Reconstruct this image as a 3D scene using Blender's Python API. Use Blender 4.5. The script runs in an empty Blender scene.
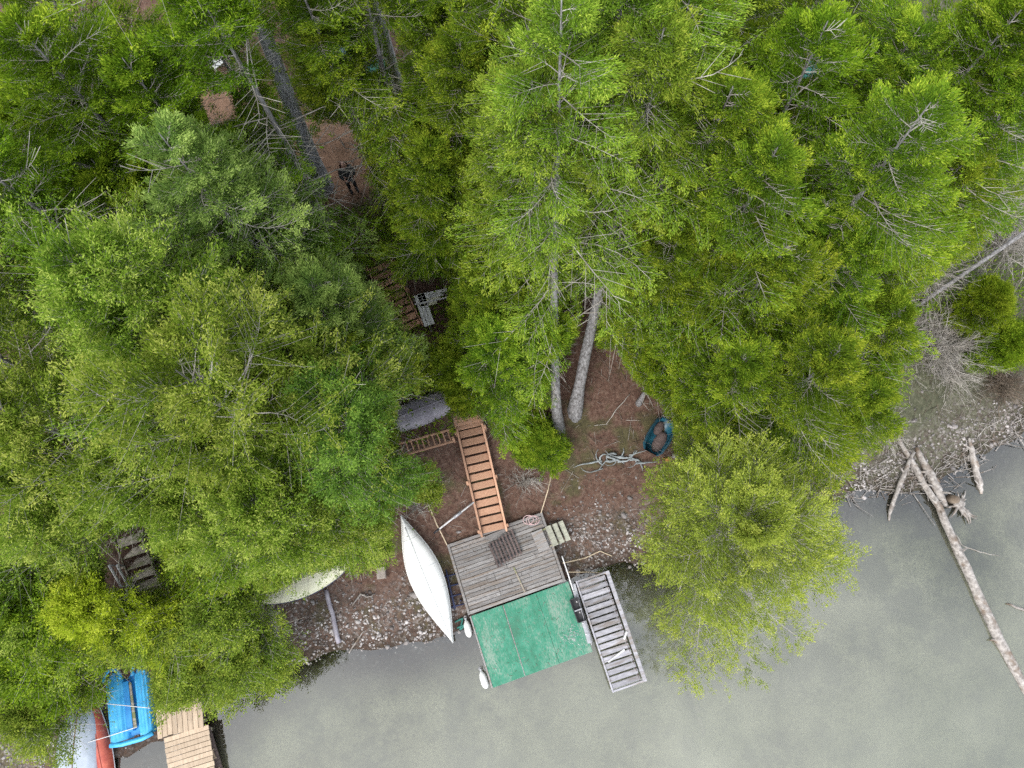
import bpy, math, random, zlib
import numpy as np
from mathutils import Vector, Matrix, Euler
random.seed(7)
RNG = np.random.default_rng(11)
C = bpy.context.scene.collection
R = math.radians
PI = math.pi

# ------------------------------------------------------------------ camera
F_PX, H = 715.0, 28.0
TH = math.atan(216.7 / F_PX); RHO = -R(4.8)
MROT = (Matrix.Rotation(TH, 3, 'X') @ Matrix.Rotation(RHO, 3, 'Z'))
MNP = np.array(MROT)
cam_d = bpy.data.cameras.new('drone_camera'); cam = bpy.data.objects.new('drone_camera', cam_d)
C.objects.link(cam); cam.matrix_world = Matrix.Translation((0, 0, H)) @ MROT.to_4x4()
cam_d.sensor_width = 36; cam_d.lens = F_PX / 1024 * 36; cam_d.clip_end = 5000; cam_d.clip_start = 0.1
bpy.context.scene.camera = cam

def at(px, py, z=0.0):
    d = MROT @ Vector(((px - 512) / F_PX, (384 - py) / F_PX, -1))
    t = (z - H) / d.z
    return Vector((d.x * t, d.y * t, z))

def project(P):
    P = np.asarray(P, float); q = (P - np.array([0, 0, H])) @ MNP
    w = np.maximum(-q[:, 2], 1e-3)
    return 512 + F_PX * q[:, 0] / w, 384 - F_PX * q[:, 1] / w

# ------------------------------------------------------------------ terrain
SH_PX = [(0, 800), (100, 768), (160, 742), (215, 714), (270, 668), (340, 652), (390, 645), (440, 640), (520, 606), (600, 570),
         (650, 560), (760, 535), (850, 492), (930, 492), (975, 458), (1024, 434)]
SH = [at(*p)[:2] for p in SH_PX]
SH = np.array([(-900, -160), (-60, -14), (-30, -7.5)] + [tuple(p) for p in SH] + [(24, 6.2), (60, 13), (900, 120)], float)

def vnoise(x, y, seed=0):
    def h(ix, iy):
        n = np.sin(ix * 127.1 + iy * 311.7 + seed * 74.7) * 43758.5453
        return n - np.floor(n)
    ix, iy = np.floor(x), np.floor(y); fx, fy = x - ix, y - iy
    fx = fx * fx * (3 - 2 * fx); fy = fy * fy * (3 - 2 * fy)
    return (h(ix, iy) * (1 - fx) + h(ix + 1, iy) * fx) * (1 - fy) + (h(ix, iy + 1) * (1 - fx) + h(ix + 1, iy + 1) * fx) * fy - 0.5

def sdist(x, y):
    x = np.asarray(x, float); y = np.asarray(y, float)
    best = np.full(x.shape, 1e9)
    for (ax, ay), (bx, by) in zip(SH[:-1], SH[1:]):
        dx, dy = bx - ax, by - ay
        t = np.clip(((x - ax) * dx + (y - ay) * dy) / (dx * dx + dy * dy), 0, 1)
        best = np.minimum(best, np.hypot(x - ax - t * dx, y - ay - t * dy))
    return best * np.where(y > np.interp(x, SH[:, 0], SH[:, 1]), 1, -1)

def tz(x, y):
    d = sdist(x, y)
    d = d + 0.35 * vnoise(np.asarray(x) * 0.9, np.asarray(y) * 0.9, 1) + 0.2 * vnoise(np.asarray(x) * 2.3, np.asarray(y) * 2.3, 2)
    z = np.interp(d, [-400, -40, -12, -5, -1.5, 0, 2, 9, 25, 60, 400], [-6, -5, -1.9, -1.1, -0.3, 0, 0.26, 3.3, 6.6, 11, 40])
    amp = np.clip(d / 3, 0.1, 1)
    return z + amp * (0.25 * vnoise(np.asarray(x) * 0.7, np.asarray(y) * 0.7, 3) + 0.08 * vnoise(np.asarray(x) * 2.7, np.asarray(y) * 2.7, 4))

def tz1(x, y): return float(tz(np.array([x]), np.array([y]))[0])

def ground(px, py, dz=0.0):
    z = 0.5
    for _ in range(12):
        p = at(px, py, z + dz); z = 0.5 * z + 0.5 * tz1(p.x, p.y)
    p = at(px, py, z + dz); p.z = tz1(p.x, p.y) + dz
    return p

# ------------------------------------------------------------------ materials
def newmat(name):
    m = bpy.data.materials.new(name); m.use_nodes = True
    nt = m.node_tree; nt.nodes.clear()
    out = nt.nodes.new('ShaderNodeOutputMaterial')
    return m, nt, out

def N(nt, t, **kw):
    n = nt.nodes.new(t)
    for k, v in kw.items():
        if k in n.inputs.keys() if hasattr(n.inputs, 'keys') else False: n.inputs[k].default_value = v
        else: setattr(n, k, v)
    return n

def ramp(nt, fac, stops):
    r = nt.nodes.new('ShaderNodeValToRGB'); e = r.color_ramp.elements
    while len(e) < len(stops): e.new(0.5)
    for el, (p, c) in zip(e, stops):
        el.position = p; el.color = (*c, 1) if len(c) == 3 else c
    nt.links.new(fac, r.inputs[0]); return r.outputs[0]

def noise(nt, scale, detail=4, vec=None, rough=0.6):
    n = nt.nodes.new('ShaderNodeTexNoise'); n.inputs['Scale'].default_value = scale
    n.inputs['Detail'].default_value = detail; n.inputs['Roughness'].default_value = rough
    if vec is not None: nt.links.new(vec, n.inputs['Vector'])
    return n.outputs['Fac']

def mixc(nt, fac, a, b, mode='MIX'):
    m = nt.nodes.new('ShaderNodeMix'); m.data_type = 'RGBA'; m.blend_type = mode
    for sock, v in ((m.inputs[0], fac), (m.inputs[6], a), (m.inputs[7], b)):
        if hasattr(v, 'is_linked'): nt.links.new(v, sock)
        elif isinstance(v, (int, float)): sock.default_value = v
        else: sock.default_value = (*v, 1)
    return m.outputs[2]

def coords(nt, kind='Object', scale=(1, 1, 1)):
    tc = nt.nodes.new('ShaderNodeTexCoord'); mp = nt.nodes.new('ShaderNodeMapping')
    mp.inputs['Scale'].default_value = scale
    nt.links.new(tc.outputs[kind], mp.inputs[0]); return mp.outputs[0]

def surf(name, c1, c2, scale=6, stretch=(1, 1, 1), rough=0.8, c3=None, bump=0.3, contrast=(0.35, 0.65), spots=None, metallic=0.0, rnd=0.25):
    """worn surface: two colours by stretched noise, random per object, optional spots (colour, scale, threshold)"""
    m, nt, out = newmat(name)
    v = coords(nt, 'Object', stretch)
    f = noise(nt, scale, 6, v)
    col = ramp(nt, f, [(contrast[0], c1), (contrast[1], c2)])
    f2 = noise(nt, scale * 0.3, 3, v)
    if c3: col = mixc(nt, ramp(nt, f2, [(0.5, (0, 0, 0)), (0.66, (1, 1, 1))]), col, c3)
    if spots:
        f3 = noise(nt, spots[1], 5, coords(nt, 'Object'))
        col = mixc(nt, ramp(nt, f3, [(spots[2], (0, 0, 0)), (spots[2] + 0.06, (1, 1, 1))]), col, spots[0])
    if rnd:
        oi = nt.nodes.new('ShaderNodeAttribute'); oi.attribute_name = 'tint'
        mm = nt.nodes.new('ShaderNodeMapRange'); mm.inputs[3].default_value = 1 - rnd; mm.inputs[4].default_value = 1 + rnd
        nt.links.new(oi.outputs['Fac'], mm.inputs[0])
        cm = nt.nodes.new('ShaderNodeVectorMath'); cm.operation = 'SCALE'
        nt.links.new(col, cm.inputs[0]); nt.links.new(mm.outputs[0], cm.inputs['Scale']); col = cm.outputs[0]
    b = nt.nodes.new('ShaderNodeBsdfPrincipled'); nt.links.new(col, b.inputs['Base Color'])
    b.inputs['Roughness'].default_value = rough; b.inputs['Metallic'].default_value = metallic
    if bump:
        bp = nt.nodes.new('ShaderNodeBump'); bp.inputs['Strength'].default_value = bump; bp.inputs['Distance'].default_value = 0.02
        nt.links.new(f, bp.inputs['Height']); nt.links.new(bp.outputs[0], b.inputs['Normal'])
    nt.links.new(b.outputs[0], out.inputs[0]); return m

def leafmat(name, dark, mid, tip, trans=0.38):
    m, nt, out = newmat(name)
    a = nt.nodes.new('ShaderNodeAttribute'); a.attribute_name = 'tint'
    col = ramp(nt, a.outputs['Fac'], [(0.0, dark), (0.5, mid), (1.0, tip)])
    oi = nt.nodes.new('ShaderNodeObjectInfo')
    hs = nt.nodes.new('ShaderNodeHueSaturation')
    mr = nt.nodes.new('ShaderNodeMapRange'); mr.inputs[3].default_value = 0.487; mr.inputs[4].default_value = 0.508; hs.inputs['Saturation'].default_value = 1.03
    nt.links.new(oi.outputs['Random'], mr.inputs[0]); nt.links.new(mr.outputs[0], hs.inputs['Hue'])
    mv = nt.nodes.new('ShaderNodeMapRange'); mv.inputs[3].default_value = 1.02; mv.inputs[4].default_value = 1.36
    nt.links.new(oi.outputs['Random'], mv.inputs[0]); nt.links.new(mv.outputs[0], hs.inputs['Value'])
    nt.links.new(col, hs.inputs['Color'])
    d = nt.nodes.new('ShaderNodeBsdfDiffuse'); t = nt.nodes.new('ShaderNodeBsdfTranslucent')
    nt.links.new(hs.outputs[0], d.inputs[0]); nt.links.new(hs.outputs[0], t.inputs[0])
    mx = nt.nodes.new('ShaderNodeMixShader'); mx.inputs[0].default_value = trans
    nt.links.new(d.outputs[0], mx.inputs[1]); nt.links.new(t.outputs[0], mx.inputs[2])
    nt.links.new(mx.outputs[0], out.inputs[0]); return m

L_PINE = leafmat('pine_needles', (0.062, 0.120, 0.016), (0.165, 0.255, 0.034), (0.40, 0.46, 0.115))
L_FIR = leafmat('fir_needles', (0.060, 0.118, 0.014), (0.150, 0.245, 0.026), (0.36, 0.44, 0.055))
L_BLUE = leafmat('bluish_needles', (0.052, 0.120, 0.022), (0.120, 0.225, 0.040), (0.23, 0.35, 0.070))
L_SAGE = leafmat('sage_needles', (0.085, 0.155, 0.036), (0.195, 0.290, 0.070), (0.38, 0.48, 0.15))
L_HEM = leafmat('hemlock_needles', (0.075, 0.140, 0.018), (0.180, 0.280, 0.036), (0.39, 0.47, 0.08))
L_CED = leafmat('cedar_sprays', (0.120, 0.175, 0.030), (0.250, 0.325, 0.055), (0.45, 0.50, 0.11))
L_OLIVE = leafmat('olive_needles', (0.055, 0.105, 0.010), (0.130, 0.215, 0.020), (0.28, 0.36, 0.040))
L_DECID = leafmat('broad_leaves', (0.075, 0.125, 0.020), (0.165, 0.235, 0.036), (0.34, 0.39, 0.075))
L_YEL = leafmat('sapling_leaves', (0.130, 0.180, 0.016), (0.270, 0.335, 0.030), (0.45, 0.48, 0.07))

BARK = surf('grey_bark', (0.09, 0.085, 0.085), (0.30, 0.30, 0.315), 13, (1, 1, 0.4), 0.9, bump=0.6, rnd=0)
BARKD = surf('dark_bark', (0.18, 0.185, 0.20), (0.52, 0.53, 0.57), 12, (1, 1, 0.35), 0.9, bump=0.8, rnd=0)
TWIG = surf('dead_twig_wood', (0.24, 0.22, 0.20), (0.46, 0.44, 0.41), 3, rough=0.9, bump=0, rnd=0.3)
TWIGB = surf('brown_twig_wood', (0.10, 0.075, 0.055), (0.22, 0.18, 0.14), 3, rough=0.9, bump=0, rnd=0.3)
DRIFT = surf('bleached_driftwood', (0.16, 0.145, 0.135), (0.43, 0.405, 0.385), 7, (1, 1, 1), 0.9, c3=(0.16, 0.12, 0.09), bump=0.5)
DRIFTB = surf('pale_blue_driftwood', (0.14, 0.16, 0.17), (0.32, 0.36, 0.38), 5, rough=0.9)
GREYWOOD = surf('weathered_grey_boards', (0.13, 0.122, 0.12), (0.33, 0.325, 0.33), 4, (0.7, 10, 10), 0.85, c3=(0.20, 0.165, 0.14), bump=0.5, contrast=(0.3, 0.7))
CEDARWOOD = surf('orange_stained_boards', (0.38, 0.205, 0.13), (0.60, 0.37, 0.255), 4, (2, 8, 2), 0.8, bump=0.2, contrast=(0.25, 0.75))
PALEWOOD = surf('pale_new_boards', (0.38, 0.29, 0.21), (0.56, 0.45, 0.34), 3, (5, 1, 5), 0.8, bump=0.2, contrast=(0.25, 0.75), rnd=0.12)
OLDWOOD = surf('mossy_old_boards', (0.24, 0.205, 0.17), (0.48, 0.43, 0.36), 6, (1, 4, 1), 0.95, c3=(0.19, 0.22, 0.08))
MOSSWOOD = surf('lichen_boards', (0.30, 0.31, 0.26), (0.48, 0.49, 0.41), 6, (1, 4, 1), 0.9)
DARKWOOD = surf('dark_stained_slats', (0.045, 0.032, 0.032), (0.16, 0.12, 0.115), 5, (1, 8, 1), 0.8)
def green_paint():
    m, nt, out = newmat('worn_green_paint')
    v = coords(nt, 'Object', (1.5, 0.45, 1)); v1 = coords(nt, 'Object')
    a, b, c = noise(nt, 1.1, 4, v), noise(nt, 16, 6, v, 0.75), noise(nt, 5, 5, v1)
    col = ramp(nt, c, [(0.3, (0.022, 0.185, 0.112)), (0.7, (0.050, 0.260, 0.175))])
    s = nt.nodes.new('ShaderNodeMath'); s.operation = 'MULTIPLY_ADD'; nt.links.new(a, s.inputs[0]); s.inputs[1].default_value = 0.7; nt.links.new(b, s.inputs[2])
    col = mixc(nt, ramp(nt, s.outputs[0], [(0.83, (0, 0, 0)), (0.95, (0.4, 0.4, 0.4)), (1.06, (0.85, 0.85, 0.85))]), col, (0.24, 0.32, 0.27))
    col = mixc(nt, ramp(nt, b, [(0.66, (0, 0, 0)), (0.72, (0.9, 0.9, 0.9))]), col, (0.40, 0.46, 0.43))
    col = mixc(nt, ramp(nt, a, [(0.34, (0.5, 0.5, 0.5)), (0.46, (0, 0, 0))]), col, (0.05, 0.10, 0.065))
    p = nt.nodes.new('ShaderNodeBsdfPrincipled'); p.inputs['Roughness'].default_value = 0.75; nt.links.new(col, p.inputs['Base Color'])
    bp = nt.nodes.new('ShaderNodeBump'); bp.inputs['Strength'].default_value = 0.25; bp.inputs['Distance'].default_value = 0.01
    nt.links.new(b, bp.inputs['Height']); nt.links.new(bp.outputs[0], p.inputs['Normal']); nt.links.new(p.outputs[0], out.inputs[0]); return m
GREEN = green_paint()
RAMPG = surf('grey_aluminium_treads', (0.25, 0.25, 0.285), (0.40, 0.40, 0.45), 4, (1, 5, 1), 0.6, c3=(0.22, 0.195, 0.185), bump=0.1)
WHITE = surf('white_gelcoat', (0.66, 0.68, 0.68), (0.76, 0.77, 0.77), 2, rough=0.4, bump=0, rnd=0.0, spots=((0.52, 0.52, 0.48), 7, 0.64))
CREAM = surf('cream_hull_paint', (0.74, 0.73, 0.52), (0.82, 0.82, 0.63), 2, rough=0.5, bump=0, rnd=0)
WHITEP = surf('white_paint', (0.45, 0.46, 0.48), (0.66, 0.66, 0.68), 4, rough=0.6, bump=0.1, rnd=0.05)
BLACKP = surf('black_plastic', (0.012, 0.012, 0.016), (0.035, 0.035, 0.042), 8, rough=0.5, bump=0, rnd=0)
DKBLUE = surf('navy_plastic', (0.015, 0.022, 0.07), (0.045, 0.06, 0.14), 8, rough=0.5, bump=0)
SKYBLUE = surf('sky_blue_plastic', (0.03, 0.36, 0.72), (0.10, 0.50, 0.86), 3, rough=0.45, bump=0, contrast=(0.3, 0.7), spots=((0.30, 0.62, 0.84), 5, 0.62), rnd=0.08)
BLUEDEEP = surf('deep_blue_plastic', (0.015, 0.20, 0.55), (0.03, 0.30, 0.68), 3, rough=0.45, bump=0, rnd=0.05)
ALU = surf('dull_aluminium_hull', (0.24, 0.29, 0.37), (0.36, 0.42, 0.51), 2, rough=0.5, metallic=0.0, bump=0.05, rnd=0)
REDP = surf('faded_red_hull', (0.34, 0.05, 0.035), (0.52, 0.12, 0.075), 3, rough=0.5, bump=0, rnd=0)
RUST = surf('rust_seam', (0.16, 0.07, 0.05), (0.30, 0.15, 0.10), 8, rough=0.9, bump=0, rnd=0)
GREYV = surf('lavender_grey_hull', (0.23, 0.215, 0.26), (0.36, 0.345, 0.40), 3, rough=0.6, bump=0.1, rnd=0)
TEAL = surf('teal_plastic', (0.012, 0.07, 0.11), (0.03, 0.15, 0.23), 3, rough=0.35, bump=0, rnd=0)
TEALC = surf('teal_cloth', (0.02, 0.13, 0.11), (0.04, 0.20, 0.17), 3, rough=0.8, bump=0.2, rnd=0)
ROPE = surf('tan_rope', (0.42, 0.34, 0.24), (0.60, 0.51, 0.38), 30, rough=0.9, bump=0.3, rnd=0)
ROPEW = surf('white_rope', (0.65, 0.66, 0.68), (0.80, 0.80, 0.82), 30, rough=0.9, bump=0, rnd=0)
PINKROPE = surf('faded_pink_rope', (0.50, 0.34, 0.36), (0.66, 0.50, 0.50), 30, rough=0.9, bump=0, rnd=0)
CONC = surf('concrete', (0.33, 0.29, 0.26), (0.48, 0.43, 0.39), 12, rough=0.95)
ORANGE = surf('orange_wood', (0.50, 0.20, 0.07), (0.62, 0.28, 0.10), 8, rough=0.8)
STONE = surf('shore_stone', (0.17, 0.15, 0.145), (0.42, 0.40, 0.40), 1.5, rough=0.9, bump=0, rnd=0.75)
STEEL = surf('grey_steel', (0.30, 0.31, 0.34), (0.45, 0.46, 0.50), 6, rough=0.5, metallic=0.4, bump=0, rnd=0)
SKIN = surf('skin', (0.55, 0.33, 0.26), (0.62, 0.40, 0.32), 6, rough=0.6, bump=0, rnd=0)
HAIR = surf('auburn_hair', (0.055, 0.018, 0.012), (0.12, 0.045, 0.03), 20, (1, 1, .3), rough=0.6, bump=0, rnd=0)
JACKET = surf('dark_grey_cloth', (0.035, 0.038, 0.042), (0.08, 0.085, 0.09), 12, rough=0.9, bump=0, rnd=0)
TROUS = surf('black_cloth', (0.012, 0.013, 0.016), (0.03, 0.03, 0.036), 12, rough=0.9, bump=0, rnd=0)

# ------------------------------------------------------------------ mesh helpers
def link(o, parent=None):
    C.objects.link(o)
    if parent is not None: o.parent = parent
    return o

def np_mesh(name, verts, faces, mats, midx=None, tint=None, smooth=False):
    verts = np.asarray(verts, np.float32); faces = np.asarray(faces, np.int32)
    k = faces.shape[1]; nf = len(faces)
    me = bpy.data.meshes.new(name)
    me.vertices.add(len(verts)); me.vertices.foreach_set('co', verts.ravel())
    me.loops.add(nf * k); me.loops.foreach_set('vertex_index', faces.ravel())
    me.polygons.add(nf); me.polygons.foreach_set('loop_start', np.arange(0, nf * k, k, dtype=np.int32))
    for m in mats: me.materials.append(m)
    if midx is not None: me.polygons.foreach_set('material_index', np.asarray(midx, np.int32))
    if smooth: me.polygons.foreach_set('use_smooth', np.ones(nf, dtype=bool))
    if tint is not None:
        a = me.attributes.new('tint', 'FLOAT', 'POINT'); a.data.foreach_set('value', np.asarray(tint, np.float32))
    me.update(calc_edges=True)
    return me

class MB:
    """collects boxes, bars, tubes and patches for ONE mesh; every added piece gets its own random wear value"""
    def __init__(self): self.v, self.f, self.t, self.m, self.sm = [], [], [], [], []
    def add(self, vs, fs, mi=0, smooth=False, tint=None):
        b = len(self.v); self.v += [tuple(p) for p in vs]; self.f += [tuple(i + b for i in q) for q in fs]
        t = random.random() if tint is None else tint
        self.t += [t] * len(vs); self.m += [mi] * len(fs); self.sm += [smooth] * len(fs); return self
    def box(self, c, s, rot=None, mi=0, tint=None, jit=0.0):
        x, y, z = [k / 2 for k in s]; M = Euler(rot).to_matrix() if rot else Matrix.Identity(3)
        b = min(0.008, min(s) * 0.18)
        vs, fs = [], []
        # bevelled box: 24 verts
        for sx in (-1, 1):
            for sy in (-1, 1):
                for sz in (-1, 1):
                    vs += [Vector((sx * x, sy * (y - b), sz * (z - b))), Vector((sx * (x - b), sy * y, sz * (z - b))), Vector((sx * (x - b), sy * (y - b), sz * z))]
        idx = lambda sx, sy, sz, a: ((sx > 0) * 4 + (sy > 0) * 2 + (sz > 0)) * 3 + a
        for s1 in (-1, 1):
            q = [idx(s1, -1, -1, 0), idx(s1, 1, -1, 0), idx(s1, 1, 1, 0), idx(s1, -1, 1, 0)]; fs.append(q if s1 > 0 else q[::-1])
            q = [idx(-1, s1, -1, 1), idx(-1, s1, 1, 1), idx(1, s1, 1, 1), idx(1, s1, -1, 1)]; fs.append(q if s1 > 0 else q[::-1])
            q = [idx(-1, -1, s1, 2), idx(1, -1, s1, 2), idx(1, 1, s1, 2), idx(-1, 1, s1, 2)]; fs.append(q if s1 > 0 else q[::-1])
        for s1 in (-1, 1):
            for s2 in (-1, 1):
                fs.append([idx(s1, s2, -1, 0), idx(s1, s2, -1, 1), idx(s1, s2, 1, 1), idx(s1, s2, 1, 0)])
                fs.append([idx(s1, -1, s2, 0), idx(s1, -1, s2, 2), idx(s1, 1, s2, 2), idx(s1, 1, s2, 0)])
                fs.append([idx(-1, s1, s2, 1), idx(-1, s1, s2, 2), idx(1, s1, s2, 2), idx(1, s1, s2, 1)])
        for sx in (-1, 1):
            for sy in (-1, 1):
                for sz in (-1, 1): fs.append([idx(sx, sy, sz, 0), idx(sx, sy, sz, 1), idx(sx, sy, sz, 2)])
        c = Vector(c) + Vector([random.uniform(-jit, jit) for _ in range(3)])
        return self.add([M @ p + c for p in vs], fs, mi, False, tint)
    def bar(self, a, b, w, h, mi=0, tint=None):
        """rectangular bar from a to b; w across (horizontal), h tall"""
        a, b = Vector(a), Vector(b); d = (b - a); L = d.length; d.normalize()
        side = d.cross(Vector((0, 0, 1)))
        side = Vector((1, 0, 0)) if side.length < 1e-4 else side.normalized()
        up = side.cross(d).normalized()
        vs = [p + side * (sx * w / 2) + up * (sz * h / 2) for p in (a, b) for sx, sz in ((-1, -1), (1, -1), (1, 1), (-1, 1))]
        fs = [(3, 2, 1, 0), (4, 5, 6, 7)] + [(i, (i + 1) % 4, 4 + (i + 1) % 4, 4 + i) for i in range(4)]
        return self.add(vs, fs, mi, False, tint)
    def tube(self, pts, rad, n=8, mi=0, tint=None, wob=0.0):
        pts = [Vector(p) for p in pts]; k = len(pts)
        rad = [rad] * k if isinstance(rad, (int, float)) else rad
        vs, fs = [], []; ref = Vector((0.13, 0.31, 0.94))
        for i, p in enumerate(pts):
            d = (pts[min(i + 1, k - 1)] - pts[max(i - 1, 0)]).normalized()
            u = d.cross(ref)
            if u.length < 0.2: u = d.cross(Vector((1, 0, 0)))
            u.normalize(); w = d.cross(u)
            for j in range(n):
                a = 2 * PI * j / n; r = rad[i] * (1 + random.uniform(-wob, wob))
                vs.append(p + u * (math.cos(a) * r) + w * (math.sin(a) * r))
        for i in range(k - 1):
            for j in range(n): fs.append((i * n + j, i * n + (j + 1) % n, (i + 1) * n + (j + 1) % n, (i + 1) * n + j))
        fs.append(tuple(range(n))[::-1]); fs.append(tuple((k - 1) * n + j for j in range(n)))
        return self.add(vs, fs, mi, n > 5, tint)
    def ball(self, c, r, s=(1, 1, 1), mi=0, nu=12, nv=7):
        vs, fs = [], []; c = Vector(c)
        for i in range(nv + 1):
            th = PI * i / nv
            for j in range(nu):
                a = 2 * PI * j / nu
                vs.append(c + Vector((r * s[0] * math.sin(th) * math.cos(a), r * s[1] * math.sin(th) * math.sin(a), r * s[2] * math.cos(th))))
        for i in range(nv):
            for j in range(nu): fs.append((i * nu + j, (i + 1) * nu + j, (i + 1) * nu + (j + 1) % nu, i * nu + (j + 1) % nu))
        return self.add(vs, fs, mi, True)
    def grid(self, rows, mi=0, closed=False, smooth=True):
        n = len(rows[0]); vs = [p for r in rows for p in r]; fs = []
        for i in range(len(rows) - 1):
            for j in range(n if closed else n - 1):
                fs.append((i * n + j, i * n + (j + 1) % n, (i + 1) * n + (j + 1) % n, (i + 1) * n + j))
        return self.add(vs, fs, mi, smooth)
    def build(self, name, mats, parent=None):
        mats = mats if isinstance(mats, (list, tuple)) else [mats]
        me = bpy.data.meshes.new(name); me.from_pydata([tuple(p) for p in self.v], [], self.f)
        for m in mats: me.materials.append(m)
        me.polygons.foreach_set('material_index', self.m); me.polygons.foreach_set('use_smooth', self.sm)
        a = me.attributes.new('tint', 'FLOAT', 'POINT'); a.data.foreach_set('value', self.t)
        me.update()
        return link(bpy.data.objects.new(name, me), parent)

def tag(o, label=None, cat=None, group=None, kind=None):
    for k, v in (('label', label), ('category', cat), ('group', group), ('kind', kind)):
        if v: o[k] = v
    return o

def thing(name, label, cat, loc=(0, 0, 0), rz=0.0, group=None):
    o = bpy.data.objects.new(name, None); o.empty_display_size = 0.2; link(o)
    o.location = loc; o.rotation_euler = (0, 0, rz); return tag(o, label, cat, group)

def rect(p1, p2, p3, p4, z):
    """rectangle from its four corners TL TR BR BL: centre, yaw, width, length"""
    a, b, c, d = [at(*p, z) for p in (p1, p2, p3, p4)]
    xd = ((b - a) + (c - d)); yaw = math.atan2(xd.y, xd.x)
    w = ((b - a).length + (c - d).length) / 2; l = ((a - d).length + (b - c).length) / 2
    return (a + b + c + d) / 4, yaw, w, l

# ------------------------------------------------------------------ vectorised wood and leaves
def prisms(p0, p1, r0, r1, n=3):
    p0, p1 = np.asarray(p0, float), np.asarray(p1, float); m = len(p0)
    d = p1 - p0; d /= np.maximum(np.linalg.norm(d, axis=1, keepdims=True), 1e-6)
    ref = np.where(np.abs(d[:, 2:3]) > 0.9, np.array([[1., 0, 0]]), np.array([[0, 0, 1.]]))
    u = np.cross(d, ref); u /= np.maximum(np.linalg.norm(u, axis=1, keepdims=True), 1e-6); w = np.cross(d, u)
    a = 2 * PI * np.arange(n) / n
    ring = u[:, None] * np.cos(a)[None, :, None] + w[:, None] * np.sin(a)[None, :, None]
    v = np.concatenate([p0[:, None] + ring * np.reshape(r0, (-1, 1, 1)), p1[:, None] + ring * np.reshape(r1, (-1, 1, 1))], 1)
    j = np.arange(n); q = np.stack([j, (j + 1) % n, n + (j + 1) % n, n + j], 1)
    f = (np.arange(m)[:, None, None] * 2 * n + q[None]).reshape(-1, 4)
    return v.reshape(-1, 3), f

def unit(a): return a / np.maximum(np.linalg.norm(a, axis=-1, keepdims=True), 1e-6)

def leaves(pos, dirs, tint, k, ln, wd, rng, spread, up, posj, fold=0.0):
    m = len(pos)
    P = np.repeat(pos, k, 0) + rng.normal(0, posj, (m * k, 3)); T = np.repeat(tint, k) + rng.normal(0, 0.17, m * k)
    D = unit(np.repeat(dirs, k, 0) + rng.normal(0, spread, (m * k, 3)) + np.array([0, 0, up]))
    S = unit(np.cross(D, rng.normal(0, 1, (m * k, 3)) * np.array([0.55, 0.55, 2.0])))
    L = ln * rng.uniform(0.6, 1.25, (m * k, 1)); W = wd * rng.uniform(0.7, 1.3, (m * k, 1))
    v = np.stack([P, P + D * L * 0.45 + S * W * 0.5, P + D * L, P + D * L * 0.45 - S * W * 0.5], 1).reshape(-1, 3)
    f = np.arange(m * k * 4).reshape(-1, 4)
    return v, f, np.repeat(np.clip(T, 0, 1), 4)

KINDS = {
 # clumpy pine: tufts puffed up at branch ends
 'pine': dict(cb=0.25, nb=70, R=0.33, e0=-2, e1=50, droop=0.08, tipup=0.20, nt=14, tl=0.4, tlmin=0.38, tu=4, k=24, ln=0.092, wd=0.025, spread=0.85, up=0.45, pj=0.07, vtw=0.6, bare=0.06, pexp=0.58, s0=0.45),
 # fir / spruce: flat layered boughs
 'fir': dict(cb=0.18, nb=92, R=0.30, e0=-12, e1=36, droop=0.18, tipup=0.16, nt=16, tl=0.36, tlmin=0.20, tu=6, k=14, ln=0.088, wd=0.022, spread=0.33, up=0.20, pj=0.05, vtw=0.14, bare=0.11, pexp=0.62, s0=0.18),
 # open hemlock: drooping sprays, many grey dead limbs
 'hem': dict(cb=0.30, nb=84, R=0.22, e0=-14, e1=35, droop=0.30, tipup=0.08, nt=14, tl=0.36, tlmin=0.22, tu=5, k=18, ln=0.085, wd=0.021, spread=0.36, up=0.08, pj=0.06, vtw=0.25, bare=0.16, pexp=0.50, s0=0.25),
 # cedar over the water: fine radiating branches, small light sprays
 'ced': dict(cb=0.10, nb=110, R=0.50, e0=2, e1=62, droop=0.20, tipup=0.05, nt=19, tl=0.30, tlmin=0.24, tu=6, k=16, ln=0.08, wd=0.021, spread=0.42, up=0.15, pj=0.06, vtw=0.30, bare=0.08, pexp=0.40, s0=0.22),
 # low broad crown
 'dec': dict(cb=0.12, nb=76, R=0.48, e0=10, e1=62, droop=0.12, tipup=0.05, nt=13, tl=0.42, tlmin=0.24, tu=4, k=16, ln=0.075, wd=0.036, spread=0.8, up=0.25, pj=0.08, vtw=0.5, bare=0.1, pexp=0.40, s0=0.25),
}
KEEP = []      # picture regions of things the drone sees between the crowns: (polygon in pixels, z of the thing)

def inpoly(x, y, poly):
    r = np.zeros(len(x), bool); n = len(poly)
    for i in range(n):
        (x1, y1), (x2, y2) = poly[i], poly[(i + 1) % n]
        r ^= ((y1 > y) != (y2 > y)) & (x < (x2 - x1) * (y - y1) / (y2 - y1 + 1e-9) + x1)
    return r

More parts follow.
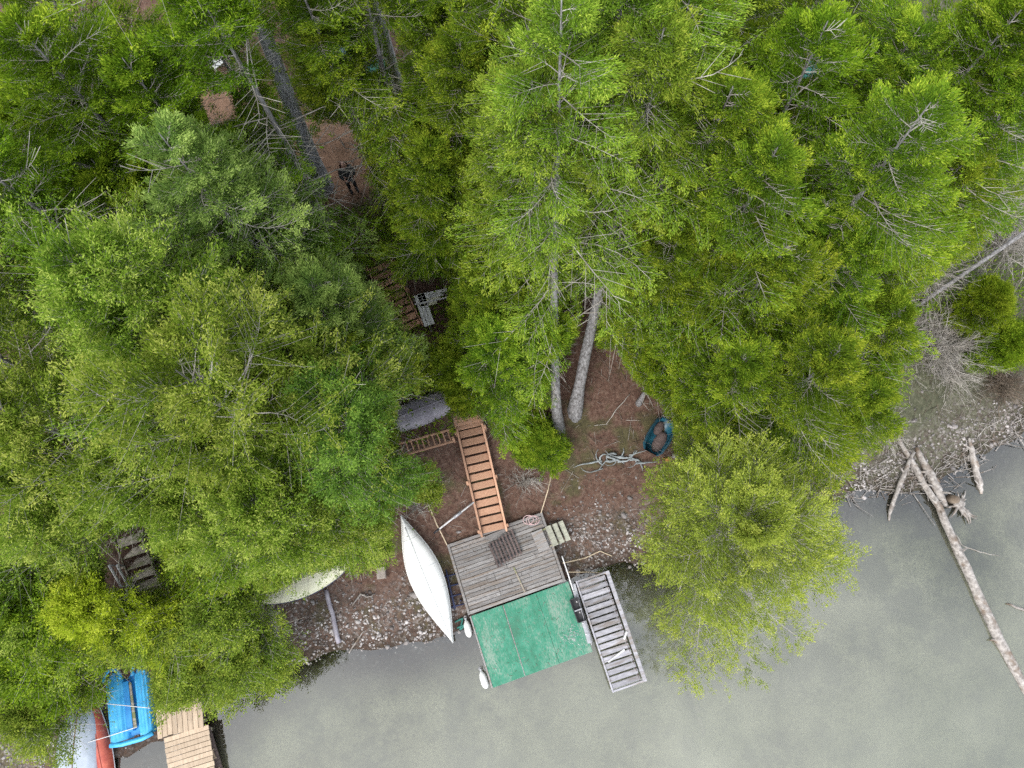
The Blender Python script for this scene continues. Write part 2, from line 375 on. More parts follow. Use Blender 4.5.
def make_tree(name, label, kind, loc, h, leafm, rng, lean=(0, 0), group=None, cat='tree', trunk_mat=None, rs=1.0, cb=None, dens=1.0, deadlimbs=10, gaps=True, wood=TWIG, trunkr=1.0, leafs=1.0):
    rng = np.random.default_rng(zlib.crc32((label + '%.2f' % loc[0]).encode()))
    K = dict(KINDS[kind]); K['cb'] = K['cb'] if cb is None else cb
    root = thing(name, label, cat, loc, 0, group)
    loc = np.array(loc)
    Rm = K['R'] * h * rs
    # trunk centre line
    zs = np.linspace(-0.5, 1.0, 14) ; zs[0] = -0.03
    zs = np.concatenate([[-0.03], np.linspace(0, 1, 13)])
    ax = rng.uniform(0, 2 * PI); bw = 0.012 * h
    cl = lambda t: np.stack([lean[0] * t * h + bw * np.sin(3.1 * t + ax) - bw * np.sin(ax), lean[1] * t * h + bw * np.cos(2.7 * t + ax) - bw * np.cos(ax), t * h], -1)
    pts = cl(zs); r0 = trunkr * (0.011 * h + 0.03)
    rad = r0 * (1 - zs * 0.93); rad[:2] *= 1.35
    V, Fc, MI = [], [], []; off = 0
    n = 10
    ring = []
    for i in range(len(pts)):
        a = 2 * PI * np.arange(n) / n; rr = rad[i] * (1 + rng.uniform(-0.07, 0.07, n))
        ring.append(pts[i] + np.stack([np.cos(a) * rr, np.sin(a) * rr, np.zeros(n)], 1))
    V.append(np.concatenate(ring)); j = np.arange(n)
    Fc.append(np.concatenate([np.stack([i * n + j, i * n + (j + 1) % n, (i + 1) * n + (j + 1) % n, (i + 1) * n + j], 1) for i in range(len(pts) - 1)]))
    MI.append(np.zeros(len(Fc[0]))); off = len(V[0])
    if deadlimbs:      # bare grey limbs on the lower trunk
        t = rng.uniform(max(0.2, K['cb'] - 0.06), K['cb'] + 0.3, deadlimbs); a = rng.uniform(0, 2 * PI, deadlimbs)
        P0 = cl(t); L = rng.uniform(0.08, 0.16, deadlimbs) * h * (0.6 if kind == 'dec' else 1)
        D = np.stack([np.cos(a), np.sin(a), rng.uniform(-0.15, 0.25, deadlimbs)], 1)
        P1 = P0 + D * L[:, None] * 0.55; P2 = P1 + unit(D + rng.normal(0, 0.35, D.shape)) * L[:, None] * 0.5; P3 = P1 + unit(D + rng.normal(0, 0.6, D.shape)) * L[:, None] * 0.4
        rr = 0.008 + 0.0008 * h
        v, f = prisms(np.concatenate([P0, P1, P1]), np.concatenate([P1, P2, P3]), np.concatenate([np.full(deadlimbs, rr * 1.5), np.full(2 * deadlimbs, rr)]), np.concatenate([np.full(deadlimbs, rr), np.full(2 * deadlimbs, rr * 0.35)]), 4)
        V.append(v); Fc.append(f + off); MI.append(np.ones(len(f)))
    v = np.concatenate(V); me = np_mesh('trunk', v, np.concatenate(Fc), [trunk_mat or BARK, TWIG], np.concatenate(MI), np.full(len(v), 0.5), True)
    link(bpy.data.objects.new('trunk', me), root)
    # branches
    nb = int(K['nb'] * (0.75 + 0.25 * h / 10) * dens)
    u = np.sort(rng.uniform(0, 1, nb)); u = 0.5 * u + 0.5 * (np.arange(nb) + 0.5) / nb
    u = u ** 0.92
    t = K['cb'] + (0.985 - K['cb']) * u
    az = np.arange(nb) * 2.39996 + rng.normal(0, 0.35, nb)
    sbk = 0.35 if kind == 'ced' else 1.0
    side_bias = 1 + sbk * 0.28 * np.sin(az * 2 + rng.uniform(0, 6)) * rng.uniform(0.3, 1) + sbk * 0.18 * np.sin(az * 3 + rng.uniform(0, 6))
    prof = (1 - u) ** K['pexp'] * np.clip(0.62 + u * 2.2, 0, 1) + 0.05
    L = Rm * prof * rng.uniform(0.62, 1.15, nb) * side_bias
    el = np.radians(K['e0'] + (K['e1'] - K['e0']) * u + rng.normal(0, 7, nb))
    bare = rng.uniform(0, 1, nb) < K['bare'] * (1.4 - 0.9 * u)
    base = cl(t); A = np.stack([np.cos(az), np.sin(az), 0 * az], 1); B = np.stack([-np.sin(az), np.cos(az), 0 * az], 1)
    wobA = rng.normal(0, 0.09, nb)
    def path(s, i=slice(None)):
        s = np.asarray(s)[..., None]
        Li = L[i][:, None]
        return base[i] + A[i] * (Li * s * np.cos(el[i])[:, None]) + np.array([0, 0, 1.]) * (Li * (s * np.sin(el[i])[:, None] - K['droop'] * s ** 2 + K['tipup'] * s ** 3)) + B[i] * (Li * wobA[i][:, None] * np.sin(s * 3.0))
    if gaps and KEEP:      # gaps between the boughs
        mids = np.concatenate([path(np.full(nb, s)) + loc for s in (0.3, 0.45, 0.6, 0.75, 0.88, 1.0)])
        x, y = project(mids); bad = np.zeros(len(x), bool)
        for poly in KEEP: bad |= inpoly(x, y, poly)
        ok = ~bad.reshape(6, nb).any(0)
        # branches that start clear of the gap but reach across it are broken short
    else: ok = np.ones(nb, bool)
    idx = np.where(ok)[0]
    if len(idx) < 3: idx = np.arange(3)
    S = np.linspace(0, 1, 6); P0, P1, r_0, r_1 = [], [], [], []
    rb = (0.008 + 0.0045 * L) * np.where(bare, 1.1, 1.0) * (0.8 if kind in ('ced',) else 1)
    for a_, b_ in zip(S[:-1], S[1:]):
        P0.append(path(np.full(len(idx), a_), idx)); P1.append(path(np.full(len(idx), b_), idx))
        r_0.append(rb[idx] * (1.15 - a_)); r_1.append(rb[idx] * (1.15 - b_))
    # twigs
    nt = K['nt']; sj = np.linspace(K['s0'], 0.97, nt)
    bi = np.repeat(idx, nt); s = np.tile(sj, len(idx)) + rng.uniform(-0.03, 0.03, len(bi)); sg = np.where((np.tile(np.arange(nt), len(idx)) % 2) == 0, 1.0, -1.0)
    p = path(s, bi); tang = unit(path(s + 0.03, bi) - p)
    ang = np.radians(rng.normal(52, 10, len(bi))) * (1 - 0.35 * s)
    d = unit(tang * np.cos(ang)[:, None] + B[bi] * (sg * np.sin(ang))[:, None] + np.array([0, 0, 1.]) * rng.normal(0.04, K['vtw'], len(bi))[:, None])
    TL = (K['tl'] * L[bi] * np.clip(1.25 - np.abs(s - 0.45) * 1.1, 0.3, 1.2) * rng.uniform(0.6, 1.2, len(bi)) * np.clip((1.12 - s) * 2.2, 0.25, 1)) + K['tlmin'] * rng.uniform(0.5, 1, len(bi))
    isb = bare[bi]
    keep = ~isb | (rng.uniform(0, 1, len(bi)) < 0.5)
    P0.append(p[keep]); P1.append((p + d * TL[:, None])[keep]); r_0.append(np.where(isb[keep], 0.008, 0.006)); r_1.append(np.where(isb[keep], 0.005, 0.0025))
    v, f = prisms(np.concatenate(P0), np.concatenate(P1), np.concatenate(r_0), np.concatenate(r_1), 3)
    wt = np.repeat(rng.uniform(0, 1, len(v) // 6), 6)
    # tufts
    lf = np.where(~isb)[0]; tu = K['tu']
    fj = np.linspace(0.25, 1.0, tu)
    li = np.repeat(lf, tu); ff = np.tile(fj, len(lf)) + rng.uniform(-0.08, 0.08, len(li))
    tp = p[li] + d[li] * (TL[li] * ff)[:, None]
    bt = rng.normal(0, 0.10, nb)
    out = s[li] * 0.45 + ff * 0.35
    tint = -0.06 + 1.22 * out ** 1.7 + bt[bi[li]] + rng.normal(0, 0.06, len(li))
    # tips of the branch itself
    e_i = idx[~bare[idx]]
    tp2 = path(np.full(len(e_i), 1.0), e_i); d2 = unit(path(np.full(len(e_i), 1.0), e_i) - path(np.full(len(e_i), 0.9), e_i))
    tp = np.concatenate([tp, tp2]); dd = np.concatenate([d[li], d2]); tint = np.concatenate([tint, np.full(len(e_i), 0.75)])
    if gaps and KEEP:
        x, y = project(tp + loc); bad = np.zeros(len(x), bool)
        for poly in KEEP: bad |= inpoly(x, y, poly)
        okk = ~bad | (rng.uniform(0, 1, len(x)) < 0.03)
        tp, dd, tint = tp[okk], dd[okk], tint[okk]
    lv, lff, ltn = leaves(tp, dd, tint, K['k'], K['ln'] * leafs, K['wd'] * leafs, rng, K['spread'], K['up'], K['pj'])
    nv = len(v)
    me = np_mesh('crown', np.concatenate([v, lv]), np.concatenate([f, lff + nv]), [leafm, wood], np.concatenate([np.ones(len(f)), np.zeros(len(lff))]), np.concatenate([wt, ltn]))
    link(bpy.data.objects.new('crown', me), root)
    return root

def apex(px, py, h):
    """foot of a tree of height h whose top stands at that pixel"""
    z = h + 3
    for _ in range(25):
        p = at(px, py, z); z = 0.5 * z + 0.5 * (tz1(p.x, p.y) + h)
    p = at(px, py, z); return (p.x, p.y, tz1(p.x, p.y))
#@@SETTING
# ------------------------------------------------------------------ setting
def axis(lo, hi, step, far):
    core = np.arange(lo, hi + 1e-6, step); g = []
    d = step * 1.3; v = hi
    while v < far: v += d; d *= 1.25; g.append(v)
    g2 = []; d = step * 1.3; v = lo
    while v > -far: v -= d; d *= 1.25; g2.append(v)
    return np.concatenate([g2[::-1], core, g])
gx, gy = axis(-26, 26, 0.2, 900), axis(-9, 33, 0.2, 900)
XX, YY = np.meshgrid(gx, gy); ZZ = tz(XX.ravel(), YY.ravel())
nx = len(gx); i, j = np.meshgrid(np.arange(nx - 1), np.arange(len(gy) - 1)); b = (j * nx + i).ravel()
gfaces = np.stack([b, b + 1, b + nx + 1, b + nx], 1)

m, nt, out = newmat('forest_floor_and_shore')
geo = nt.nodes.new('ShaderNodeNewGeometry'); pos = geo.outputs['Position']
n1 = noise(nt, 0.6, 5, pos); n2 = noise(nt, 7, 8, pos, 0.75); n3 = noise(nt, 32, 4, pos, 0.7)
litter = ramp(nt, n2, [(0.30, (0.055, 0.028, 0.020)), (0.48, (0.140, 0.076, 0.055)), (0.62, (0.22, 0.145, 0.112)), (0.75, (0.31, 0.25, 0.205))])
litter = mixc(nt, ramp(nt, n1, [(0.52, (0, 0, 0)), (0.62, (1, 1, 1))]), litter, ramp(nt, n2, [(0.3, (0.055, 0.05, 0.022)), (0.7, (0.16, 0.14, 0.065))]))
vor = nt.nodes.new('ShaderNodeTexVoronoi'); vor.inputs['Scale'].default_value = 11; nt.links.new(pos, vor.inputs['Vector'])
sep = nt.nodes.new('ShaderNodeSeparateColor'); nt.links.new(vor.outputs['Color'], sep.inputs[0])
xyz = nt.nodes.new('ShaderNodeSeparateXYZ'); nt.links.new(pos, xyz.inputs[0])
zz = nt.nodes.new('ShaderNodeMath'); zz.operation = 'MULTIPLY_ADD'; nt.links.new(n1, zz.inputs[0]); zz.inputs[1].default_value = 0.5; nt.links.new(xyz.outputs[2], zz.inputs[2])
def mapr(v, a, b, c=0, d=1):
    r = nt.nodes.new('ShaderNodeMapRange'); nt.links.new(v, r.inputs[0])
    for k_, q in zip((1, 2, 3, 4), (a, b, c, d)): r.inputs[k_].default_value = q
    return r.outputs[0]
east = nt.nodes.new('ShaderNodeMath'); east.operation = 'MULTIPLY_ADD'; nt.links.new(n1, east.inputs[0]); east.inputs[1].default_value = 6; nt.links.new(xyz.outputs[0], east.inputs[2])
turf = ramp(nt, n2, [(0.3, (0.045, 0.05, 0.03)), (0.5, (0.105, 0.112, 0.065)), (0.7, (0.20, 0.20, 0.14))])
litter = mixc(nt, mapr(east.outputs[0], 13.5, 16.5), litter, turf)
grav = ramp(nt, sep.outputs[0], [(0.0, (0.075, 0.060, 0.050)), (0.45, (0.165, 0.135, 0.118)), (0.8, (0.30, 0.27, 0.25)), (1.0, (0.52, 0.48, 0.47))])
grav = mixc(nt, ramp(nt, n2, [(0.42, (0, 0, 0)), (0.58, (1, 1, 1))]), grav, litter)
col = mixc(nt, mapr(zz.outputs[0], 0.70, 0.42), litter, grav)
bedn = noise(nt, 0.75, 8, pos, 0.68); bedf = noise(nt, 9, 6, pos, 0.7)
bed = ramp(nt, bedn, [(0.34, (0.12, 0.12, 0.075)), (0.44, (0.36, 0.36, 0.22)), (0.58, (0.62, 0.61, 0.41)), (0.75, (0.80, 0.78, 0.56))])
bed = mixc(nt, ramp(nt, bedf, [(0.36, (0.7, 0.7, 0.7)), (0.48, (0, 0, 0))]), bed, (0.06, 0.062, 0.035))
weed = noise(nt, 0.42, 9, pos, 0.72)
bed = mixc(nt, ramp(nt, weed, [(0.52, (0, 0, 0)), (0.60, (0.75, 0.75, 0.75))]), bed, (0.07, 0.075, 0.045))
shal = mixc(nt, ramp(nt, bedf, [(0.4, (0, 0, 0)), (0.6, (1, 1, 1))]), grav, (0.10, 0.08, 0.045))
bed = mixc(nt, mapr(xyz.outputs[2], -0.14, -0.42), shal, bed)
col = mixc(nt, mapr(xyz.outputs[2], 0.03, -0.04), col, bed)
# trodden orange soil of the clearing up the slope
dist = nt.nodes.new('ShaderNodeVectorMath'); dist.operation = 'DISTANCE'
nt.links.new(pos, dist.inputs[0])
pc = ground(330, 150); dist.inputs[1].default_value = pc
dist2 = nt.nodes.new('ShaderNodeVectorMath'); dist2.operation = 'DISTANCE'; nt.links.new(pos, dist2.inputs[0]); dist2.inputs[1].default_value = ground(228, 120)
mn = nt.nodes.new('ShaderNodeMath'); mn.operation = 'MINIMUM'; nt.links.new(dist.outputs['Value'], mn.inputs[0]); nt.links.new(dist2.outputs['Value'], mn.inputs[1])
ad = nt.nodes.new('ShaderNodeMath'); ad.operation = 'MULTIPLY_ADD'; nt.links.new(n2, ad.inputs[0]); ad.inputs[1].default_value = 2.5; nt.links.new(mn.outputs[0], ad.inputs[2])
soil = ramp(nt, n3, [(0.3, (0.33, 0.18, 0.11)), (0.7, (0.50, 0.31, 0.21))])
col = mixc(nt, mapr(ad.outputs[0], 3.6, 3.0), col, soil)
col = mixc(nt, 1.0, col, ramp(nt, n3, [(0.3, (0.42, 0.42, 0.42)), (0.7, (0.92, 0.92, 0.92))]), 'MULTIPLY')
wetz = nt.nodes.new('ShaderNodeMath'); wetz.operation = 'MULTIPLY_ADD'; nt.links.new(n2, wetz.inputs[0]); wetz.inputs[1].default_value = 0.10; nt.links.new(xyz.outputs[2], wetz.inputs[2])
col = mixc(nt, 1.0, col, ramp(nt, mapr(wetz.outputs[0], 0.0, 0.16), [(0.0, (1, 1, 1)), (0.15, (0.5, 0.48, 0.45)), (0.6, (0.6, 0.57, 0.54)), (1.0, (1, 1, 1))]), 'MULTIPLY')      # damp band at the waterline
bs = nt.nodes.new('ShaderNodeBsdfPrincipled'); bs.inputs['Roughness'].default_value = 0.95; nt.links.new(col, bs.inputs['Base Color'])
bp = nt.nodes.new('ShaderNodeBump'); bp.inputs['Strength'].default_value = 0.7; bp.inputs['Distance'].default_value = 0.05
nt.links.new(n2, bp.inputs['Height']); nt.links.new(bp.outputs[0], bs.inputs['Normal']); nt.links.new(bs.outputs[0], out.inputs[0])
me = np_mesh('ground', np.stack([XX.ravel(), YY.ravel(), ZZ], 1), gfaces, [m], smooth=True)
tag(link(bpy.data.objects.new('ground', me)), kind='structure')

# water: clear, slightly turbid, mirrors the sky
m, nt, out = newmat('lake_water')
geo = nt.nodes.new('ShaderNodeNewGeometry'); pos = geo.outputs['Position']
w1 = noise(nt, 0.9, 3, pos); w2 = noise(nt, 6, 2, pos)
bp = nt.nodes.new('ShaderNodeBump'); bp.inputs['Strength'].default_value = 0.03; bp.inputs['Distance'].default_value = 0.05
nt.links.new(w2, bp.inputs['Height'])
tr = nt.nodes.new('ShaderNodeBsdfTransparent'); tr.inputs[0].default_value = (0.94, 0.97, 0.92, 1)
gl = nt.nodes.new('ShaderNodeBsdfGlossy'); gl.inputs['Roughness'].default_value = 0.03; gl.inputs[0].default_value = (1, 1, 1, 1)
nt.links.new(bp.outputs[0], gl.inputs['Normal'])
df = nt.nodes.new('ShaderNodeBsdfDiffuse'); df.inputs[0].default_value = (0.44, 0.465, 0.365, 1)
da = nt.nodes.new('ShaderNodeAttribute'); da.attribute_name = 'tint'      # turbidity grows with the depth below
mx1 = nt.nodes.new('ShaderNodeMixShader'); nt.links.new(da.outputs['Fac'], mx1.inputs[0]); nt.links.new(tr.outputs[0], mx1.inputs[1]); nt.links.new(df.outputs[0], mx1.inputs[2])
fr = nt.nodes.new('ShaderNodeFresnel'); fr.inputs['IOR'].default_value = 2.05
mx2 = nt.nodes.new('ShaderNodeMixShader'); nt.links.new(fr.outputs[0], mx2.inputs[0]); nt.links.new(mx1.outputs[0], mx2.inputs[1]); nt.links.new(gl.outputs[0], mx2.inputs[2])
nt.links.new(mx2.outputs[0], out.inputs[0])
wx, wy = axis(-26, 26, 0.5, 880), axis(-10, 10, 0.5, 880)
WX, WY = np.meshgrid(wx, wy); i, j = np.meshgrid(np.arange(len(wx) - 1), np.arange(len(wy) - 1)); b = (j * len(wx) + i).ravel()
dp = np.clip(-tz(WX.ravel(), WY.ravel()), 0, 3)
wf = np.stack([b, b + 1, b + len(wx) + 1, b + len(wx)], 1)
wf = wf[(dp[wf] > 0).any(1) | (sdist(WX, WY).ravel()[wf] < 1.5).any(1)]
me = np_mesh('lake_water', np.stack([WX.ravel(), WY.ravel(), 0 * WX.ravel()], 1), wf, [m], tint=0.40 * (1 - np.exp(-dp * 0.9)) * (0.85 + 0.5 * vnoise(WX.ravel() * 0.35, WY.ravel() * 0.35, 21)))
tag(link(bpy.data.objects.new('lake_water', me)), kind='structure')

# ------------------------------------------------------------------ shore stones, twig litter, undergrowth (nobody could count them)
def scatter(n, x0, x1, y0, y1, accept, rng):
    X = rng.uniform(x0, x1, n); Y = rng.uniform(y0, y1, n); k = accept(X, Y); return X[k], Y[k]
rng = np.random.default_rng(5)
def blobs(lst):
    cs = [(ground(px, py), r) for px, py, r in lst]
    def fn(X, Y):
        v = np.zeros(len(X))
        for c, r in cs: v = np.maximum(v, np.exp(-((X - c.x) ** 2 + (Y - c.y) ** 2) / (r * r)))
        return v
    return fn
hot = blobs([(600, 535, 1.3), (625, 545, 1.0), (570, 540, 0.9), (330, 635, 1.3), (370, 620, 1.2), (300, 640, 1.2), (420, 620, 1.2), (900, 462, 1.0), (960, 440, 0.9), (1010, 425, 1.0), (860, 475, 1.2), (30, 735, 1.3)])
def acc(X, Y):
    d = sdist(X, Y); base = np.where((d > -0.7) & (d < 1.6), 0.10, 0.0) + np.where((d > -0.5) & (d < 3.6), 0.02, 0.0)
    return rng.uniform(0, 1, len(X)) < base + 0.85 * hot(X, Y) * (d > -0.35)
X, Y = scatter(60000, -22, 24, -6, 9, acc, rng)
ns = len(X); Z = tz(X, Y)
octv = np.array([(1, 0, 0), (0, 1, 0), (-1, 0, 0), (0, -1, 0), (0, 0, 1), (0, 0, -1), (.62, .62, .5), (-.62, .62, .45), (-.62, -.62, .5), (.62, -.62, .45)], float)
octf = np.array([(0, 6, 9), (0, 1, 6), (1, 7, 6), (1, 2, 7), (2, 8, 7), (2, 3, 8), (3, 9, 8), (3, 0, 9), (4, 6, 7), (4, 7, 8), (4, 8, 9), (4, 9, 6)])
sc = rng.lognormal(math.log(0.034), 0.42, (ns, 1)) * np.stack([rng.uniform(0.8, 1.4, ns), rng.uniform(0.7, 1.1, ns), rng.uniform(0.4, 0.8, ns)], 1)
v = octv[None] * sc[:, None] * rng.uniform(0.78, 1.15, (ns, 10, 1)); a = rng.uniform(0, 6.28, ns); ca, sa = np.cos(a)[:, None], np.sin(a)[:, None]
v = np.stack([v[..., 0] * ca - v[..., 1] * sa + X[:, None], v[..., 0] * sa + v[..., 1] * ca + Y[:, None], v[..., 2] + Z[:, None] + 0.008], 2)
f = (octf[None] + (np.arange(ns) * 10)[:, None, None]).reshape(-1, 3)
me = np_mesh('gravel', v.reshape(-1, 3), f, [STONE], tint=np.repeat(np.clip(0.5 * rng.beta(1.6, 2.2, ns) + 0.75 * hot(X, Y) * rng.uniform(0.1, 1, ns), 0, 1), 10))
tag(link(bpy.data.objects.new('gravel', me)), kind='stuff')

def accl(X, Y):
    d = sdist(X, Y); return (d > 0.5) & (rng.uniform(0, 1, len(X)) < np.clip(0.25 + d * 0.2, 0, 1))
X, Y = scatter(42000, -24, 25, -3, 30, accl, rng)
Z = tz(X, Y) + rng.uniform(0.005, 0.05, len(X)); a = rng.uniform(0, 6.28, len(X)); L = rng.lognormal(math.log(0.20), 0.6, len(X))
p0 = np.stack([X, Y, Z], 1); X1, Y1 = X + np.cos(a) * L, Y + np.sin(a) * L
p1 = np.stack([X1, Y1, tz(X1, Y1) + rng.uniform(0.01, 0.09, len(X))], 1); r = rng.uniform(0.004, 0.009, len(X)) * np.where(L > 0.5, 1.6, 1)
v, f = prisms(p0, p1, r, r * 0.5, 3); tt = rng.beta(1.2, 2, len(X))
me = np_mesh('twig_litter', v, f, [TWIGB, TWIG], np.repeat((tt > 0.62).astype(int), 3), np.repeat(tt, 6))
tag(link(bpy.data.objects.new('twig_litter', me)), kind='stuff')

PATHX = [ground(*q) for q in ((340, 170), (230, 120), (330, 140))]
CLEAR_PX = [(430, 560), (395, 470), (440, 440), (520, 440), (560, 330), (640, 340), (700, 400), (660, 460), (650, 570), (560, 580)]
def accu(X, Y):
    d = sdist(X, Y); x, y = project(np.stack([X, Y, tz(X, Y)], 1))
    k = (d > 3.0) & ~inpoly(x, y, CLEAR_PX)
    pr = np.clip((d - 2.5) / 6, 0, 1) * np.clip(0.5 + 2.4 * vnoise(X * 0.6, Y * 0.6, 9), 0.05, 1)
    for c in PATHX: pr = pr * (np.hypot(X - c.x, Y - c.y) > 1.6)
    right = np.clip((X - 12) / 4, 0, 1) * (Y < 14); pr = pr * (1 + 0.8 * right)
    return k & (rng.uniform(0, 1, len(X)) < pr)
X, Y = scatter(60000, -26, 27, 0, 34, accu, rng)
hh = rng.uniform(0.05, 0.55, len(X)); P = np.stack([X, Y, tz(X, Y) + hh], 1)
D = unit(np.stack([rng.normal(0, 1, len(X)), rng.normal(0, 1, len(X)), rng.uniform(0, 0.6, len(X))], 1))
v, f, tn = leaves(P, D, 0.25 + 0.5 * hh + rng.normal(0, 0.15, len(X)), 5, 0.15, 0.05, rng, 0.7, 0.2, 0.10)
me = np_mesh('undergrowth', v, f, [L_OLIVE], tint=tn)
tag(link(bpy.data.objects.new('undergrowth', me)), kind='stuff')

nd = 420; dX = rng.uniform(12, 24, nd); dY = np.interp(dX, SH[:, 0], SH[:, 1]) + rng.normal(0.35, 0.4, nd); a = rng.normal(0.35, 0.8, nd); L = rng.lognormal(math.log(0.4), 0.6, nd)
eX, eY = dX + np.cos(a) * L, dY + np.sin(a) * L; r = rng.uniform(0.006, 0.018, nd)
v, f = prisms(np.stack([dX, dY, np.maximum(tz(dX, dY), 0) + 0.04], 1), np.stack([eX, eY, np.maximum(tz(eX, eY), 0) + rng.uniform(.02, .16, nd)], 1), r, r * .6, 5)
tag(link(bpy.data.objects.new('driftwood_debris', np_mesh('driftwood_debris', v, f, [DRIFT], tint=np.repeat(rng.uniform(0, 1, nd), 10)))), kind='stuff')

# ------------------------------------------------------------------ light
w = bpy.data.worlds.new('World'); bpy.context.scene.world = w; w.use_nodes = True
nt = w.node_tree; nt.nodes.clear(); wo = nt.nodes.new('ShaderNodeOutputWorld'); bg = nt.nodes.new('ShaderNodeBackground')
sky = nt.nodes.new('ShaderNodeTexSky'); sky.sky_type = 'NISHITA'; sky.sun_disc = False
SUN_EL, SUN_AZ = R(50), R(215)      # compass azimuth from +Y clockwise: sun stands over the lake
sky.sun_elevation = SUN_EL; sky.sun_rotation = SUN_AZ; sky.dust_density = 4.0; sky.air_density = 1.0; sky.ozone_density = 1.0
tcw = nt.nodes.new('ShaderNodeTexCoord')
cl_ = noise(nt, 3.6, 6, tcw.outputs['Generated'], 0.6)
skc = mixc(nt, ramp(nt, cl_, [(0.38, (0.30, 0.30, 0.30)), (0.60, (1, 1, 1))]), sky.outputs[0], (7.7, 7.9, 8.1))
nt.links.new(skc, bg.inputs[0]); bg.inputs[1].default_value = 0.15; nt.links.new(bg.outputs[0], wo.inputs[0])
sd = bpy.data.lights.new('sun', 'SUN'); so = link(bpy.data.objects.new('sun', sd)); sd.energy = 1.2; sd.angle = R(30); sd.color = (1.0, 0.95, 0.87)
sdir = Vector((math.sin(SUN_AZ) * math.cos(SUN_EL), math.cos(SUN_AZ) * math.cos(SUN_EL), math.sin(SUN_EL)))
so.rotation_euler = sdir.to_track_quat('Z', 'Y').to_euler(); so.location = (0, 0, 60)
sc = bpy.context.scene
sc.view_settings.view_transform = 'Standard'; sc.view_settings.look = 'None'; sc.view_settings.exposure = 0.85; sc.view_settings.gamma = 1
sc.cycles.max_bounces = 6; sc.cycles.diffuse_bounces = 4; sc.cycles.glossy_bounces = 2; sc.cycles.transparent_max_bounces = 8; sc.cycles.transmission_bounces = 2
sc.cycles.use_denoising = False; sc.cycles.sample_clamp_indirect = 4
try: sc.cycles.denoiser = 'OPENIMAGEDENOISE'
except Exception: pass
# ------------------------------------------------------------------ trees
KEEP[:] = [
 [(436, 520), (455, 420), (487, 415), (520, 505), (545, 505), (640, 560), (665, 700), (480, 710), (440, 650), (395, 560), (393, 505), (430, 500)],
 [(570, 345), (618, 348), (640, 388), (662, 400), (670, 430), (645, 470), (640, 530), (600, 575), (520, 510), (560, 440)],
 [(395, 395), (446, 392), (452, 455), (396, 460)],
 [(406, 278), (452, 276), (446, 334), (408, 336)],
 [(372, 260), (386, 260), (398, 284), (382, 288)], [(394, 298), (408, 296), (418, 322), (402, 328)],
 [(320, 122), (352, 120), (374, 206), (328, 208)],
 [(636, 412), (672, 415), (676, 460), (640, 458)],
 [(292, 578), (334, 566), (400, 590), (440, 660), (300, 655), (282, 612), (262, 608), (264, 596)],
 [(198, 96), (230, 88), (240, 120), (208, 130)],
 [(108, 668), (150, 668), (156, 742), (110, 746)], [(86, 712), (106, 700), (112, 775), (72, 775)], [(160, 712), (202, 705), (215, 775), (165, 775)],
 [(104, 545), (122, 528), (148, 522), (162, 590), (104, 592)],
 [(866, 470), (920, 420), (1030, 420), (1030, 700), (900, 640), (868, 560)],
 [(262, 28), (295, 92), (328, 178), (316, 180), (283, 95), (250, 32)],
 [(376, -5), (396, 40), (406, 96), (392, 96), (384, 40), (368, -5)],
 [(560, 405), (584, 295), (606, 285), (588, 412)],
 [(552, 370), (567, 370), (568, 432), (550, 432)],
 [(905, 300), (1000, 235), (1030, 225), (1030, 250), (960, 292), (915, 312)],
 [(338, 46), (346, 46), (349, 54), (340, 57)], [(366, 64), (378, 66), (374, 76), (365, 74)], [(802, 66), (816, 64), (814, 80), (800, 82)],
 [(212, 58), (230, 58), (230, 74), (212, 74)],
]
trng = np.random.default_rng(23)
def aim(bx, by, px, py, dz):
    b0 = ground(bx, by); q = at(px, py, b0.z + dz); return ((q.x - b0.x) / dz, (q.y - b0.y) / dz)
G_PINE = 'clumpy pines over the left shore'; G_UP = 'conifers up the slope'; G_RIGHT = 'firs on the right bank'; G_LOW = 'leafy trees over the boats'
SMALL = list(range(2, 14)) + [15, 16] + [20, 21, 22, 23]
OFFS = sorted([(a * 14, b * 14) for a in range(-5, 6) for b in range(-5, 6)], key=lambda q: q[0] ** 2 + q[1] ** 2)
def T(name, label, kind, px, py, h, leafm, group=None, **kw):
    for ox, oy in OFFS:      # stand where the trunk leaves the small open spots free
        p = apex(px + ox, py + oy, h); t = np.linspace(0, 0.9, 24)[:, None]
        x, y = project(np.array(p) + t * np.array([[0, 0, h]]))
        if not any(inpoly(x, y, KEEP[k]).any() for k in SMALL if k < len(KEEP)): px, py = px + ox, py + oy; break
    return make_tree(name, label, kind, apex(px, py, h), h, leafm, trng, group=group, **kw)
def TB(name, label, kind, px, py, h, leafm, group=None, **kw):
    p = ground(px, py); return make_tree(name, label, kind, tuple(p), h, leafm, trng, group=group, **kw)

# left shore pines
T('pine_tree', 'tall clumpy yellow-green pine at the left edge, pale brownish shoot tips on its crown', 'pine', 70, 255, 12.5, L_PINE, G_PINE)
T('pine_tree', 'broad yellow-green pine filling the left centre, the widest clumpy crown', 'pine', 170, 385, 13, L_PINE, G_PINE, rs=1.08)
T('pine_tree', 'bluish green pine crown leaning over the path beside the white canoe bow', 'pine', 330, 425, 10.5, L_BLUE, G_PINE, rs=1.05)
T('pine_tree', 'mid green pine at the left edge below the tallest clumpy pine', 'pine', 15, 405, 11, L_PINE, G_PINE)
T('pine_tree', 'green pine between the bluish crown and the broad yellow-green crown', 'pine', 250, 490, 10, L_PINE, G_PINE)
T('pine_tree', 'green pine behind the bluish crown, above the white boat with yellow tint', 'pine', 300, 350, 9.5, L_PINE, G_PINE)
T('pine_tree', 'small yellow-topped pine above the blue pedal boat', 'pine', 78, 555, 7, L_YEL, G_PINE)
